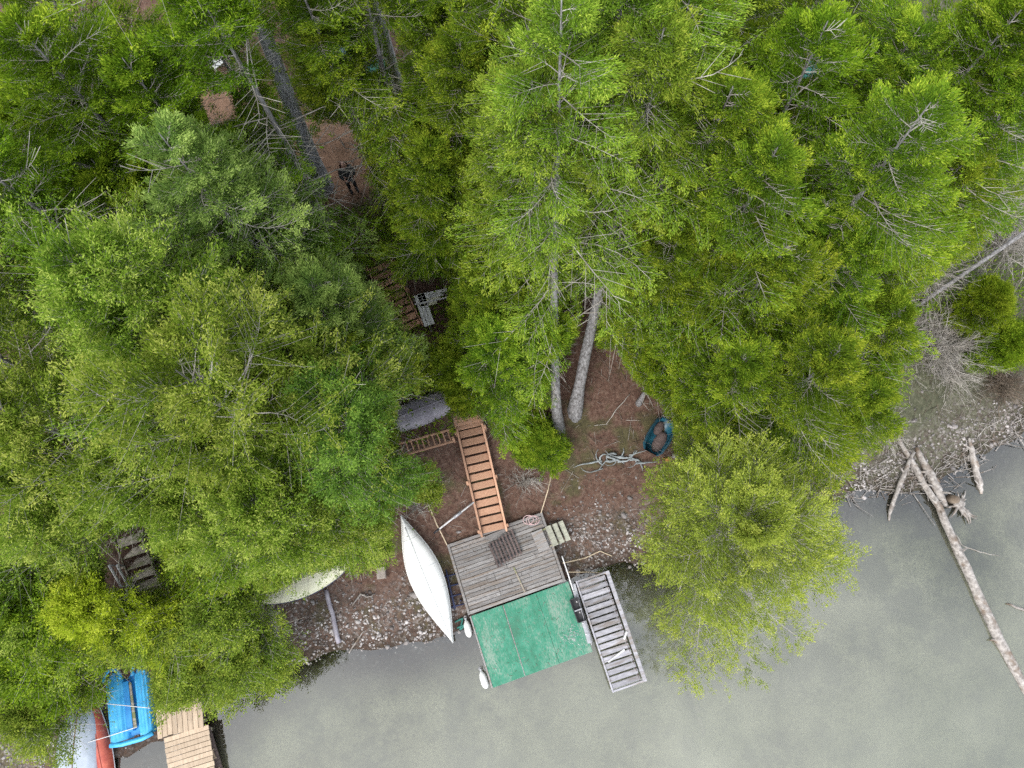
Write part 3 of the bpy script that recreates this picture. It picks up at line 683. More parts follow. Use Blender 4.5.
T('spruce_tree', 'grey-green spruce with a pale pointed top beside the orange clearing', 'fir', 172, 125, 12, L_SAGE, G_UP, rs=0.86)
T('fir_tree', 'mid green fir just below the grey-green spruce', 'fir', 300, 285, 9, L_SAGE, G_UP)
T('fir_tree', 'dense green fir left of the upper orange steps', 'fir', 345, 330, 8, L_FIR, G_UP)
T('fir_tree', 'small green fir beside the grey upturned rowboat', 'fir', 385, 385, 6, L_BLUE, G_UP)
# upper left
for px, py, h, lb in ((30, 20, 12, 'dark olive conifer in the very top left corner'), (110, 60, 11, 'olive conifer with grey dead twigs near the top left, left of the white chair'),
                      (-40, 130, 12, 'olive conifer cut by the left edge above the tall clumpy pine'), (95, 165, 9.5, 'dark olive conifer above the tall clumpy pine'),
                      (170, -30, 12, 'olive conifer at the top edge above the white chair'), (245, 215, 7, 'small dark green conifer below the orange clearing')):
    T('conifer_tree', lb, 'fir', px, py, h, L_OLIVE, G_UP, deadlimbs=18, rs=1.05)
# upper middle
TB('pine_tree', 'pine with a long bare dark trunk crossing the orange clearing, crown beyond the top edge', 'pine', 322, 186, 17, L_FIR, G_UP, trunk_mat=BARKD, cb=0.66, trunkr=1.5, rs=0.8, lean=aim(322, 186, 252, 26, 7.5), deadlimbs=3)
TB('pine_tree', 'pine with a mottled grey trunk at the top edge, right of the teal tarp', 'pine', 402, 100, 16, L_FIR, G_UP, trunk_mat=BARKD, cb=0.62, trunkr=1.2, rs=0.8, lean=aim(402, 100, 376, -10, 6), deadlimbs=4)
TB('pine_tree', 'pine with a thin grey trunk at the top edge, left of the tall pale hemlock', 'pine', 476, 128, 15, L_FIR, G_UP, cb=0.5, trunkr=1.1, rs=0.8, lean=aim(476, 128, 460, 25, 5))
T('sapling_tree', 'small round yellow-green sapling above the person on the path', 'dec', 352, 95, 4.5, L_YEL, G_UP, deadlimbs=0)
for px, py, h, lb in ((425, 225, 5.5, 'green fir above the white bench'), (478, 255, 6, 'green fir between the white bench and the pale hemlock'),
                      (425, 150, 8, 'bright green fir right of the person on the path'), (330, 15, 9, 'green fir at the top edge between the two dark trunks'),
                      (450, 40, 10, 'green fir at the top edge right of the mottled trunk'),
                      ):
    T('fir_tree', lb, 'fir', px, py, h, L_FIR, G_UP, deadlimbs=14)
# middle
TB('hemlock_tree', 'tall pale hemlock with many grey dead limbs in the top middle, mossy foot', 'hem', 575, 410, 17, L_HEM, 'twin hemlocks', cb=0.27, trunkr=1.0, rs=1.0, lean=aim(575, 410, 613, 210, 8.5), deadlimbs=3, dens=.8)
TB('hemlock_tree', 'pale hemlock with a straight light grey trunk beside the bare red-brown clearing', 'hem', 558, 430, 15.5, L_HEM, 'twin hemlocks', cb=0.27, trunkr=1.0, rs=1.0, lean=aim(558, 430, 556, 330, 6), deadlimbs=3, dens=.7)
T('hemlock_tree', 'pale hemlock left of the tall pale hemlock, near the top edge', 'hem', 535, 70, 12, L_HEM, G_UP, rs=1.15)
T('hemlock_tree', 'pale hemlock at the top edge right of the tall pale hemlock', 'hem', 665, 15, 13, L_HEM, G_UP, rs=1.1)
T('fir_tree', 'green fir hanging over the top of the orange staircase', 'fir', 500, 340, 6.5, L_FIR, G_UP, rs=1.25)
T('fir_tree', 'green fir beside the left trunk of the twin hemlocks', 'fir', 540, 325, 6, L_FIR, G_UP, rs=1.15)
T('fir_tree', 'low green fir right of the grey upturned rowboat', 'fir', 452, 372, 4.5, L_FIR, G_UP, rs=1.35)
T('fir_tree', 'small bright green young fir at the foot of the twin hemlocks', 'fir', 539, 440, 1.6, L_FIR, deadlimbs=0, rs=2.2, gaps=False)
T('fir_tree', 'drooping olive fir at the top of the bare red-brown clearing', 'fir', 668, 350, 6, L_OLIVE, G_RIGHT)
# right bank
for px, py, h, rs, lm, lb in (
    (720, 90, 12, 1, L_FIR, 'bright green fir right of the tall pale hemlock'), (790, 150, 12, 1.1, L_FIR, 'layered bright fir in the upper right, boughs pointing at the top right corner'),
    (935, 90, 13, 1, L_FIR, 'yellow-tipped fir with the brightest boughs near the right edge'), (690, 225, 9, 1, L_FIR, 'green fir left of the layered right bank boughs'),
    (790, 255, 10.5, 1.05, L_FIR, 'layered fir with grey bare limb in the centre of the right bank'), (850, 350, 10.5, 1.05, L_FIR, 'bright green fir above the log shore at right'),
    (750, 350, 9, 1, L_FIR, 'green fir directly above the cedar over the water'), (870, 250, 10, 0.9, L_FIR, 'fir beside the grey bare brush on the right'),
    (700, -10, 12, 1, L_FIR, 'green fir at the top edge right of the pale hemlock'), (830, 10, 12, 1, L_OLIVE, 'olive fir at the top edge above the teal cloth'),
    (1010, 15, 12, 1, L_OLIVE, 'dark olive fir in the top right corner'), (620, -40, 13, 1, L_HEM, 'pale fir at the top edge above the tall hemlock'),
    (905, 300, 8.5, 1.0, L_FIR, 'green fir at the outer edge of the right bank canopy'), (880, 385, 7.5, 1.0, L_FIR, 'lowest green fir on the right bank, just above the driftwood shore'), (1020, 335, 2.2, 1.8, L_OLIVE, 'low dark green bushy fir at the right edge above the shore'), (1015, 60, 10, 1, L_FIR, 'green fir at the right edge between the dark olive corner fir and the brush'), (1000, 150, 8, 1, L_FIR, 'green fir at the right edge beside the brightest boughs'),
    (1000, 292, 2.6, 1.5, L_OLIVE, 'low dark green fir below the leaning grey dead trunk'), (760, 40, 9, 1, L_OLIVE, 'olive fir left of the teal cloth'), (900, 180, 9, 1, L_FIR, 'green fir under the yellow-tipped boughs')):
    T('fir_tree', lb, 'fir', px, py, h, lm, G_RIGHT, rs=rs, deadlimbs=14)
FILL = [
 ('olive', L_OLIVE, 'forest conifers at the top left', 'olive conifer among the unbroken mass in the upper left of the forest', [(0, -60, 11), (75, 110, 8), (10, 90, 9), (150, 90, 8), (200, 10, 9), (60, 185, 7), (-70, 60, 11), (135, 190, 7), (-60, 220, 10), (210, 250, 6)]),
 ('green', L_FIR, 'forest firs at the top edge', 'green fir among the unbroken mass along the top edge of the forest', [(355, -60, 11), (420, 10, 9), (420, 85, 7), (500, 60, 9), (540, -40, 12), (480, 180, 7), (510, 130, 7.5), (440, -50, 11), (290, -50, 11), (870, -70, 11), (750, -70, 11), (500, 270, 6)]),
 ('right', L_FIR, 'forest firs on the right bank', 'green fir among the unbroken mass on the right bank', [(660, 130, 9), (700, 160, 9), (740, 200, 9), (690, 290, 7), (730, 300, 7.5), (830, 200, 9), (880, 120, 10), (960, 160, 9), (840, 300, 8), (800, 330, 8), (770, 80, 9), (860, 60, 10), (930, 30, 11), (1040, 90, 11), (1060, -20, 12), (990, 110, 9), (655, 50, 10), (640, 300, 5), (700, 350, 6), (800, 390, 7)]),
 ('left', L_PINE, 'forest pines on the left shore', 'pine among the unbroken clumpy mass over the left shore', [(-70, 330, 11), (110, 470, 9), (180, 480, 8.5), (-40, 500, 9), (40, 500, 8), (240, 400, 9), (120, 320, 10), (210, 300, 9), (250, 330, 8), (390, 460, 6), (340, 500, 6.5), (300, 530, 6), (-30, 620, 7)]),
]
for tone, lm, gr, lb, spots in FILL:
    for px, py, h in spots:
        T('pine_tree' if tone == 'left' else 'fir_tree', lb, 'pine' if tone == 'left' else 'fir', px, py, h, lm, gr, rs=1.1, deadlimbs=8, dens=.75, cb=.30)
KEEP_C = KEEP[:]; KEEP[:] = [KEEP[0], KEEP[1], KEEP[7], KEEP[14]]
T('cedar_tree', 'light green cedar leaning over the water right of the aluminium gangway dock', 'ced', 756, 520, 8.5, L_CED, trunkr=1.2, rs=1.18, wood=TWIG)
KEEP[:] = KEEP_C
# low leafy trees over the boats
for px, py, h, lm, lb in ((18, 712, 3.5, L_DECID, 'low leafy tree hanging over the left side of the grey rowboat'), (275, 590, 4.5, L_DECID, 'leafy tree hanging over the cream boat'), (30, 590, 6, L_OLIVE, 'olive leafy tree at the left edge above the grey boats'), (135, 635, 5, L_DECID, 'leafy tree hanging over the blue pedal boat'),
                      (215, 615, 5.5, L_DECID, 'leafy tree beside the small gravel beach'), (20, 670, 4.5, L_OLIVE, 'leafy tree in the lower left corner over the grey rowboat'),
                      (236, 652, 4, L_DECID, 'leafy tree leaning over the pale wooden dock'), (180, 670, 3.6, L_DECID, 'low leafy tree between the pale dock and the blue pedal boat'),
                      (140, 500, 6, L_OLIVE, 'olive leafy tree above the old mossy steps'), (215, 540, 5.5, L_FIR, 'green leafy tree between the old mossy steps and the cream boat')):
    T('leafy_tree', lb, 'dec', px, py, h, lm, G_LOW, rs=1.08, deadlimbs=6)

# bare shrubs
def bare_shrub(label, px, py, size, n, seed, mat=TWIG, hgt=1.0, group='bare grey shrubs'):
    rg = np.random.default_rng(seed); p = ground(px, py)
    root = thing('bare_shrub', label, 'shrub', p, 0, group)
    P0, P1, r0, r1 = [], [], [], []
    a = rg.uniform(0, 6.28, n); e = rg.uniform(0.15, 1.2, n); L = size * rg.uniform(0.5, 1.1, n)
    cur = np.stack([rg.normal(0, 0.08 * size, n), rg.normal(0, 0.08 * size, n), np.zeros(n) - 0.05], 1); d = np.stack([np.cos(a) * np.cos(e), np.sin(a) * np.cos(e), np.sin(e) * hgt], 1)
    rr = np.full(n, 0.014 + 0.004 * (size > 1.8))
    for k in range(5):
        nxt = cur + d * (L / 5)[:, None]; P0.append(cur); P1.append(nxt); r0.append(rr); r1.append(rr * 0.8)
        for q in range(2 if k else 0):
            d2 = unit(d + rg.normal(0, 0.6, d.shape)); e2 = cur + d2 * (L * 0.35 * rg.uniform(0.4, 1, n))[:, None]
            P0.append(cur); P1.append(e2); r0.append(rr * 0.6); r1.append(rr * 0.3)
            d3 = unit(d2 + rg.normal(0, 0.6, d.shape)); m_ = (cur + e2) / 2; P0.append(m_); P1.append(m_ + d3 * (L * 0.2)[:, None]); r0.append(rr * 0.4); r1.append(rr * 0.2)
        cur = nxt; d = unit(d + rg.normal(0, 0.22, d.shape) + np.array([0, 0, -0.06])); rr = rr * 0.8
    P0, P1, r0, r1 = map(np.concatenate, (P0, P1, r0, r1)); P0[:, 2] = np.maximum(P0[:, 2], -0.05)
    v, f = prisms(P0, P1, r0, r1, 3)
    link(bpy.data.objects.new('branches', np_mesh('branches', v, f, [mat], tint=np.repeat(rg.uniform(0.2, 1, len(P0)), 6))), root)
for a_ in (('wide tangled grey brush under the brightest right bank fir', 955, 215, 2.8, 110, 31), ('wide tangled brown brush at the right edge above the dead trunk', 1012, 225, 2.8, 120, 32), ('wide tangled grey-brown brush below the dead trunk', 935, 345, 2.3, 100, 33), ('tangled brown brush at the right edge on the grassy bank', 1000, 385, 1.9, 90, 34, TWIGB), ('tangled grey brush on the shore below the right bank firs', 880, 430, 1.4, 60, 35), ('bare grey-brown shrub by the leaning dead trunk at the right edge', 1000, 245, 2.0, 50, 21), ('pale leafless shrub between the bright firs and the driftwood shore', 905, 330, 1.5, 50, 22), ('grey brush in the dark gap left of the grey dead trunk', 965, 310, 1.6, 46, 23), ('bare pale grey shrub above the driftwood logs on the right shore', 948, 372, 1.7, 60, 1), ('grey leafless shrub left of the leaning grey dead trunk', 925, 275, 2.0, 60, 2),
           ('grey leafless shrub at the right edge above the shore', 1005, 345, 1.8, 46, 3, TWIGB), ('bare grey shrub below the young fir at the hemlock feet', 525, 480, 1.1, 46, 4),
           ('bare brown shrub left of the orange staircase', 428, 488, 1.0, 46, 5, TWIGB), ('bare brown shrub in the bare clearing beside the fir boughs', 700, 400, 1.3, 40, 6, TWIGB),
           ('grey leafless shrub near the right edge below the brightest fir', 985, 200, 2.2, 60, 7), ('bare grey brush hanging beside the bow of the white canoe', 418, 508, 0.8, 30, 8),
           ('bare grey brush behind the old mossy steps', 215, 575, 1.5, 50, 9), ('bare brown shrub right of the blue drum', 690, 445, 0.9, 36, 10, TWIGB)):
    bare_shrub(*a_)
# leaning dead trunk at the right edge
p0 = ground(908, 312); b_ = MB(); q = Vector((p0.x + 6.6, p0.y + 3.4, p0.z + 5.0)); b_.tube([p0 + (q - p0) * t + Vector((0, 0, 0.25 * math.sin(3 * t))) for t in np.linspace(0, 1, 8)], [0.09 * (1 - 0.6 * t) for t in np.linspace(0, 1, 8)], 9, wob=0.1)
for t in (0.3, 0.42, 0.5, 0.63, 0.7, 0.8):
    s_ = p0 + (q - p0) * t; e_ = s_ + Vector((random.uniform(-.8, .8), random.uniform(-.8, .8), random.uniform(0, .6))); b_.tube([s_, (s_ + e_) / 2 + Vector((0, 0, .1)), e_], [0.03, 0.02, 0.008], 5)
tag(b_.build('dead_tree', BARK), 'bare grey dead trunk leaning out at the right edge', 'dead tree')
# ------------------------------------------------------------------ the dock
ZD = 0.78
c, yaw, w_, l_ = rect((447, 545), (540, 513), (568, 580), (468, 615), ZD)
deck = thing('wooden_deck', 'weathered grey board deck at the foot of the orange staircase', 'deck', (c.x, c.y, 0), yaw)
b_ = MB(); n = 17; bw = (l_ - 0.26) / n
for k in range(n):
    y = -l_ / 2 + 0.13 + bw * (k + 0.5); x0 = -w_ / 2 + 0.1
    cut = random.choice([0.35, 0.5, 0.62, 0.5])
    wA = (w_ - 0.2) * cut
    b_.box((x0 + wA / 2 - 0.002, y, ZD - 0.02 + random.uniform(-.003, .003)), (wA - 0.008, bw - 0.014, 0.036), (0, 0, random.uniform(-.004, .004)))
    wB = (w_ - 0.2) - wA
    b_.box((x0 + wA + wB / 2, y, ZD - 0.02 + random.uniform(-.003, .003)), (wB - 0.008, bw - 0.014, 0.036), (0, 0, random.uniform(-.004, .004)))
b_.build('deck_boards', GREYWOOD, deck)
for s in (-1, 1):
    MB().box((s * (w_ / 2 - 0.045), 0, ZD - 0.06), (0.09, l_, 0.19)).build('rim_beam', GREYWOOD, deck)
    MB().box((0, s * (l_ / 2 - 0.055), ZD - 0.058), (w_ - 0.19, 0.11, 0.19)).build('rim_beam', GREYWOOD, deck)
    for s2 in (-1, 1): MB().box((s * (w_ / 2 - 0.16), s2 * (l_ / 2 - 0.18), 0.1), (0.14, 0.14, 1.1)).build('post', OLDWOOD, deck)
b_ = MB()
for k in range(6): b_.box((-w_ / 2 + 0.3 + k * (w_ - 0.6) / 5, 0, ZD - 0.13), (0.05, l_ - 0.25, 0.16))
b_.build('joist', DARKWOOD, deck)
MB().bar((0.22, -0.25, ZD + 0.018), (0.33, -l_ / 2 + 0.10, ZD + 0.018), 0.05, 0.03).build('batten', OLDWOOD, deck)

ZG = 0.5
c, yaw, w_, l_ = rect((471, 617), (567, 581), (594, 652), (490, 688), ZG)
dock = thing('floating_dock', 'green painted floating dock platform in front of the grey deck', 'dock', (c.x, c.y, 0), yaw)
xs = [-w_ / 2, -w_ * 0.17, w_ * 0.17, w_ / 2]
for k in range(3):
    bx0, bx1 = xs[k] + 0.004, xs[k + 1] - 0.004
    pb = MB().box(((bx0 + bx1) / 2, 0, ZG - 0.015), (bx1 - bx0, l_, 0.03), (0, 0, 0), tint=0.3 + 0.2 * k); pb.build('deck_panel', GREEN, dock)
b_ = MB()
for s in (-1, 1):
    b_.box((s * (w_ / 2 - 0.05), 0, ZG - 0.12), (0.09, l_ - 0.02, 0.17)); b_.box((0, s * (l_ / 2 - 0.06), ZG - 0.121), (w_ - 0.2, 0.09, 0.17))
b_.build('frame', GREYWOOD, dock)
for s in (-1, 1):
    for q in (-1, 1): MB().tube([(s * w_ * 0.3, q * l_ * 0.12 - 0.5 + 0.1, 0.1), (s * w_ * 0.3, q * l_ * 0.12 + 0.5, 0.1)], 0.26, 14).build('float', BLACKP, dock)
b_ = MB().bar((xs[1], -l_ / 2 + .02, ZG + 0.006), (xs[1] + .02, l_ / 2 - .02, ZG + 0.006), 0.028, 0.012).bar((-w_ / 2 + 0.03, -l_ / 2, ZG + 0.01), (-w_ / 2 + 0.03, l_ / 2, ZG + 0.01), 0.05, 0.03)
b_.build('edge_strip', GREYWOOD, dock)
c, yaw, w_, l_ = rect((574, 582), (606, 571), (650, 680), (614, 692), 0.55)
g = thing('gangway_dock', 'grey aluminium slatted dock section angled beside the green platform', 'dock', (c.x, c.y, 0), yaw)
n = 17; pt = (l_ - 0.16) / n; b_ = MB()
for k in range(n):
    b_.box((-0.07, -l_ / 2 + 0.08 + pt * (k + 0.5), 0.53), (w_ - 0.26, pt * 0.75, 0.03), (random.uniform(-.02, .02), 0, random.uniform(-.006, .006)))
b_.build('tread_slats', RAMPG, g)
MB().box((w_ / 2 - 0.07, 0, 0.575), (0.14, l_, 0.05)).build('side_rail', RAMPG, g)
MB().box((w_ / 2 - 0.24, 0, 0.5), (0.035, l_ - 0.1, 0.09)).build('side_rail', DARKWOOD, g)
MB().box((-w_ / 2 + 0.03, 0, 0.525), (0.055, l_, 0.12)).build('side_rail', RAMPG, g)
for s in (-1, 1): MB().box((-0.04, s * (l_ / 2 - 0.035), 0.53), (w_ - 0.2, 0.065, 0.1)).build('end_beam', RAMPG, g)
MB().bar((w_ / 2 - .3, -l_ / 2 + 1.55, .575), (w_ / 2 - .12, -l_ / 2 + 1.78, .62), .07, .025).bar((-w_ / 2 + .2, -l_ / 2 + 1.0, .562), (w_ / 2 - .4, -l_ / 2 + 1.22, .566), .06, .02).build('loose_strip', WHITEP, g)
for s in (-1, 1):
    for yy in (l_ / 2 - .5, -l_ / 2 + .4): MB().tube([(s * (w_ / 2 - .12), yy, 0.42), (s * (w_ / 2 - .12), yy, -1.7)], .035, 8).build('post', STEEL, g)

a, q = at(573, 584, 0.52), at(590, 643, 0.52); d = q - a
g = thing('metal_bracket_plate', 'narrow grey metal plate joining green platform and aluminium gangway dock', 'metal plate', tuple((a + q) / 2), math.atan2(d.y, d.x) - PI / 2)
L = d.length
MB().box((0, 0, 0), (0.17, L, 0.02)).build('plate', STEEL, g)
MB().box((-0.03, 0.2, 0.03), (0.03, L * 0.9, 0.03)).build('flange', STEEL, g)
for k in range(5): MB().tube([(0.05, -L / 2 + 0.25 + k * L / 5.5, 0.012), (0.05, -L / 2 + 0.25 + k * L / 5.5, 0.03)], 0.03, 8).build('bolt', WHITEP, g)

c, yaw, w_, l_ = rect((571, 600), (578, 597), (586, 620), (577, 623), 0.62)
g = thing('plastic_crate', 'black two-compartment plastic crate on the right edge of the green platform', 'crate', (c.x, c.y, ZG + 0.005), yaw)
b_ = MB()
for s in (-1, 1): b_.box((s * w_ / 2, 0, 0.12), (0.03, l_, 0.22)).box((0, s * l_ / 2, 0.121), (w_ - .03, 0.03, 0.22))
b_.box((0, 0, 0.02), (w_ - .03, l_ - .03, 0.02)).build('shell', BLACKP, g)
MB().box((0, 0, 0.12), (w_ - 0.03, 0.05, 0.215)).build('divider', STEEL, g)

def buoy(px, py, label, ang):
    p = at(px, py, 0.2); g = thing('white_float', label, 'buoy', (p.x, p.y, 0.12), ang, 'white dock floats')
    b_ = MB(); pr = [(-.30, .02), (-.28, .06), (-.22, .11), (-.1, .135), (.12, .13), (.23, .10), (.30, .055), (.34, .02)]
    b_.tube([(x, 0, 0.1) for x, r in pr], [r for x, r in pr], 14); b_.build('body', WHITE, g)
    MB().tube([(.34, 0, .1), (.42, 0, .1)], .05, 8).tube([(.42 + .05 * math.cos(t), .05 * math.sin(t), .1) for t in np.linspace(0, 6.28, 9)], .014, 5).build('eye', STEEL, g)
buoy(468, 629, 'white float at the shoreward left corner of the green platform', R(100))
buoy(484, 680, 'white float at the lakeward left corner of the green platform', R(105))

# things lying on the deck
c, yaw, w_, l_ = rect((487, 542), (514, 531), (524, 556), (496, 567), ZD)
g = thing('slatted_pallet', 'dark slatted wooden pallet lying in the middle of the grey deck', 'pallet', (c.x, c.y, ZD + 0.006), yaw + R(2))
for k in range(8):
    MB().box((-w_ / 2 + 0.07 + k * (w_ - 0.14) / 7, 0.02 * (k - 3.5), 0.11), (0.07, l_ * (0.96 + 0.05 * math.sin(k * 2.1)), 0.035)).build('slat', DARKWOOD, g)
for s in (-1, 1): MB().box((0, s * l_ * 0.33, 0.05), (w_, 0.08, 0.08), (0, 0, R(3))).build('crossbar', BLACKP, g)
MB().box((-0.1, l_ / 2 + 0.14, 0.03), (w_ * 0.8, 0.16, 0.035)).build('end_board', GREYWOOD, g)

c, yaw, w_, l_ = rect((531, 533), (558, 522), (566, 541), (539, 553), ZD)
g = thing('step_block', 'greenish lichen-covered wooden steps off the right side of the grey deck', 'steps', (c.x, c.y, 0), yaw)
zs_ = [ZD + 0.09, ZD - 0.02 + 0.09, ZD - 0.14 + 0.09, ZD - 0.3 + 0.09]; xx = [-w_ * 0.30, w_ * 0.12, w_ * 0.36, w_ * 0.60]; ww = [w_ * 0.42, w_ * 0.22, w_ * 0.2, w_ * 0.2]
for k in range(4): MB().box((xx[k], 0, zs_[k]), (ww[k] - 0.03, l_, 0.06)).build('tread', MOSSWOOD if k else GREYWOOD, g)
for s in (-1, 1): MB().bar((-w_ * .45, s * (l_ / 2 - .06), ZD + .035), (w_ * .05, s * (l_ / 2 - .06), ZD + .035), .05, .05).bar((w_ * .05, s * (l_ / 2 - .06), ZD + .0), (w_ * .68, s * (l_ / 2 - .06), .38), .05, .12).build('stringer', OLDWOOD, g)
p = at(531, 520, ZD + 0.03); b_ = MB()
for k in range(3):
    cx, cy, r = random.uniform(-.12, .12), random.uniform(-.06, .06), random.uniform(.12, .19)
    b_.tube([(p.x + cx + r * 1.2 * math.cos(t), p.y + cy + r * math.sin(t), p.z + .012 * k) for t in np.linspace(0.3 * k, 6 + 0.3 * k, 16)], .014, 5)
tag(b_.build('rope_coil', PINKROPE), 'faded pink rope coil in the back corner of the grey deck', 'rope')

def rope(label, pts, mat, r=0.014, sag=0.0, name='rope'):
    P = [Vector(p) for p in pts]; out_ = []
    for a, b in zip(P[:-1], P[1:]):
        for t in np.linspace(0, 1, 8)[:-1]: out_.append(a.lerp(b, t) - Vector((0, 0, sag * 4 * t * (1 - t))))
    out_.append(P[-1])
    return tag(MB().tube(out_, r, 6).build(name, mat), label, 'rope')
rope('tan rope tied from the left deck corner to the brush', [at(447, 545, ZD + .03), ground(437, 525, .35), ground(429, 506, .1)], ROPE, .022, .05)
rope('tan rope from the back right deck corner into the brush', [at(541, 513, ZD + .03), ground(548, 490, .5), ground(553, 468, .1)], ROPE, .020, .05)
rope('tan rope lying from the right deck edge over the stones', [at(563, 563, ZD + .02), ground(585, 558, .06), ground(600, 551, .05), ground(612, 556, .05)], ROPE, .022, .03)
rope('thin tan rope from the front right deck corner toward the gangway dock', [at(567, 572, ZD + .02), ground(590, 572, .1), at(608, 574, .6)], ROPE, .018, .05)
rope('white rope on the right edge of the grey deck', [at(562, 556, ZD + .03), at(568, 574, ZD + .03), at(573, 590, .55)], ROPEW, .022, .0)
rope('green and white rope bundle in the shallows by the canoe stern', [at(455, 622, .1), at(463, 618, .14), at(460, 630, .12), at(466, 624, .16), at(457, 628, .14)], TEALC, .035, .0)

# ------------------------------------------------------------------ stairs
def staircase(name, label, pb, ptp, w, nt_, mat, rail=0.16, wide=0.075, landing=0.0):
    d = ptp - pb; yaw = math.atan2(d.y, d.x) - PI / 2; run = math.hypot(d.x, d.y); rise = d.z
    g = thing(name, label, 'stairs', tuple(pb), yaw)
    for k in range(nt_):
        t = (k + 0.5) / nt_
        MB().box((0, t * run, t * rise), (w - 0.14, run / nt_ * 0.80, 0.04), (random.uniform(-.02, .02), 0, random.uniform(-.008, .008))).build('tread', mat, g)
    for s in (-1, 1):
        MB().bar((s * (w / 2 - .02), -.05, -.04), (s * (w / 2 - .02), run, rise - .04), .05, .24).build('stringer', mat, g)
        MB().bar((s * (w / 2 - .02), -.06, rail), (s * (w / 2 - .02), run + .03, rise + rail), wide, .04).build('hand_rail', mat, g)
        for t in (0.03, 0.5, 0.97): MB().box((s * (w / 2 + .05), t * run, t * rise + rail / 2 - .12), (.09, .09, .5 + rail)).build('post', mat, g)
    if landing:
        b_ = MB()
        for k in range(7): b_.box((0, run + 0.07 + k * 0.145, rise + .02), (w + .1, 0.135, .04))
        b_.build('landing', mat, g)
        for s in (-1, 1): MB().box((s * w / 2, run + .9, rise / 2 - .3), (.1, .1, rise)).build('landing_post', mat, g)
    return g
pb = at(494, 532, ZD + 0.12); pt_ = ground(470, 428, 0.3)
staircase('wooden_staircase', 'orange stained wooden staircase climbing from the grey deck', pb, pt_, 0.98, 12, CEDARWOOD, landing=1)
a = ground(411, 330, .15); b2 = ground(379, 264, .2)
staircase('wooden_staircase', 'upper orange wooden steps half hidden by firs beside the white bench', a, b2, 0.95, 9, CEDARWOOD, rail=.1, wide=.05)
a = ground(149, 590, .12); b2 = ground(127, 535, .1)
g = staircase('old_steps', 'old mossy wooden steps under the trees, partly broken', a, b2, 0.95, 5, OLDWOOD, rail=-.02, wide=.09)
def hull_rows(L, W, Hh, ns=22, nc=13, p0=0.6, p1=0.6, flat0=0.0, flat1=0.0, arch=0.8, peak=0.5):
    rows = []
    for i in range(ns + 1):
        s = i / ns; u = s / peak * 0.5 if s < peak else 0.5 + (s - peak) / (1 - peak) * 0.5
        f0 = flat0 if s < .5 else flat1; pw = p0 if s < .5 else p1
        k = max(math.sin(PI * u), 0) ** pw; k = f0 + (1 - f0) * k
        row = []
        for j in range(nc):
            a_ = PI * j / (nc - 1); cx = -math.cos(a_); cz = math.sin(a_) ** arch
            row.append(Vector((cx * max(W / 2 * k, .004), (s - .5) * L, cz * Hh * (0.45 + 0.55 * k) if k > .01 else 0.02 + cz * Hh * .45)))
        rows.append(row)
    return rows
def boat(name, label, cat, bow, stern, W, Hh, mat, lift=0.0, keelmat=None, ribs=0, ribmat=None, gunmat=None, **kw):
    d = bow - stern; L = d.length; c = (bow + stern) / 2
    g = thing(name, label, cat, (c.x, c.y, c.z + lift), math.atan2(d.y, d.x) - PI / 2)
    g.rotation_euler = (math.asin(max(-1, min(1, d.z / L))), 0, math.atan2(d.y, d.x) - PI / 2)
    rows = hull_rows(L, W, Hh, **kw); b_ = MB().grid(rows); b_.add(rows[0], [tuple(range(len(rows[0])))]); b_.add(rows[-1], [tuple(range(len(rows[-1])))[::-1]])
    inner = [[Vector((p.x * .96, p.y * .99, p.z * .94)) for p in r][::-1] for r in rows]; b_.grid(inner); b_.build('hull', mat, g)
    m_ = len(rows[0]) // 2
    MB().tube([r[m_] + Vector((0, 0, .008)) for r in rows[2:-2]], .016, 6).build('keel', keelmat or mat, g)
    for e in (0, -1): MB().tube([r[e] for r in rows], .022, 6).build('gunwale', gunmat or mat, g)
    for k in range(ribs):
        r = rows[int((k + 1) * len(rows) / (ribs + 1))]; MB().tube([p * 1.0 + Vector((0, 0, .003)) for p in r[1:-1]], .007, 5).build('seam', ribmat, g)
    return g
SEAM = surf('grey_seam', (0.42, 0.45, 0.46), (0.55, 0.58, 0.58), 6, rough=.7, bump=0, rnd=0)
boat('white_canoe', 'long white canoe lying upturned beside the grey deck', 'canoe', ground(401, 515, .22), at(453, 642, .30), 1.20, .40, WHITE, lift=.0, keelmat=SEAM, ribs=4, ribmat=SEAM, p0=1.05, p1=1.15, arch=.75, peak=.53)
a, q = at(437, 545, .3), at(452, 610, .25); d = q - a
g = thing('boat_rack', 'navy blue lattice rack under the right side of the white canoe', 'rack', tuple((a + q) / 2), math.atan2(d.y, d.x) - PI / 2); L = d.length
for x in (-.13, .13): MB().tube([(x, -L / 2, .12), (x, L / 2, .12)], .035, 8).build('rail', DKBLUE, g)
for k in range(7): MB().tube([(-.5, -L / 2 + .1 + k * (L - .2) / 6, .10), (.17, -L / 2 + .1 + k * (L - .2) / 6, .11)], .028, 6).build('crossbar', DKBLUE, g)
for s in (-1, 1): MB().tube([(-.4, s * L * .4, .1), (-.4, s * L * .4, -.35)], .03, 6).tube([(.12, s * L * .4, .1), (.12, s * L * .4, -.35)], .03, 6).build('leg', DKBLUE, g)
boat('cream_boat', 'cream coloured upturned boat half hidden by the leafy tree at the gravel beach', 'boat', ground(350, 562, .12), ground(252, 600, .12), 1.2, .45, CREAM, keelmat=CREAM, gunmat=DKBLUE, p0=.6, p1=.6)
boat('grey_dinghy', 'small lavender grey dinghy upturned above the ladder-like railing', 'dinghy', ground(450, 400, .12), ground(395, 422, .12), 1.0, .42, GREYV, keelmat=GREYV, flat0=.72, flat1=.6, p0=.5, p1=.5, arch=.5)
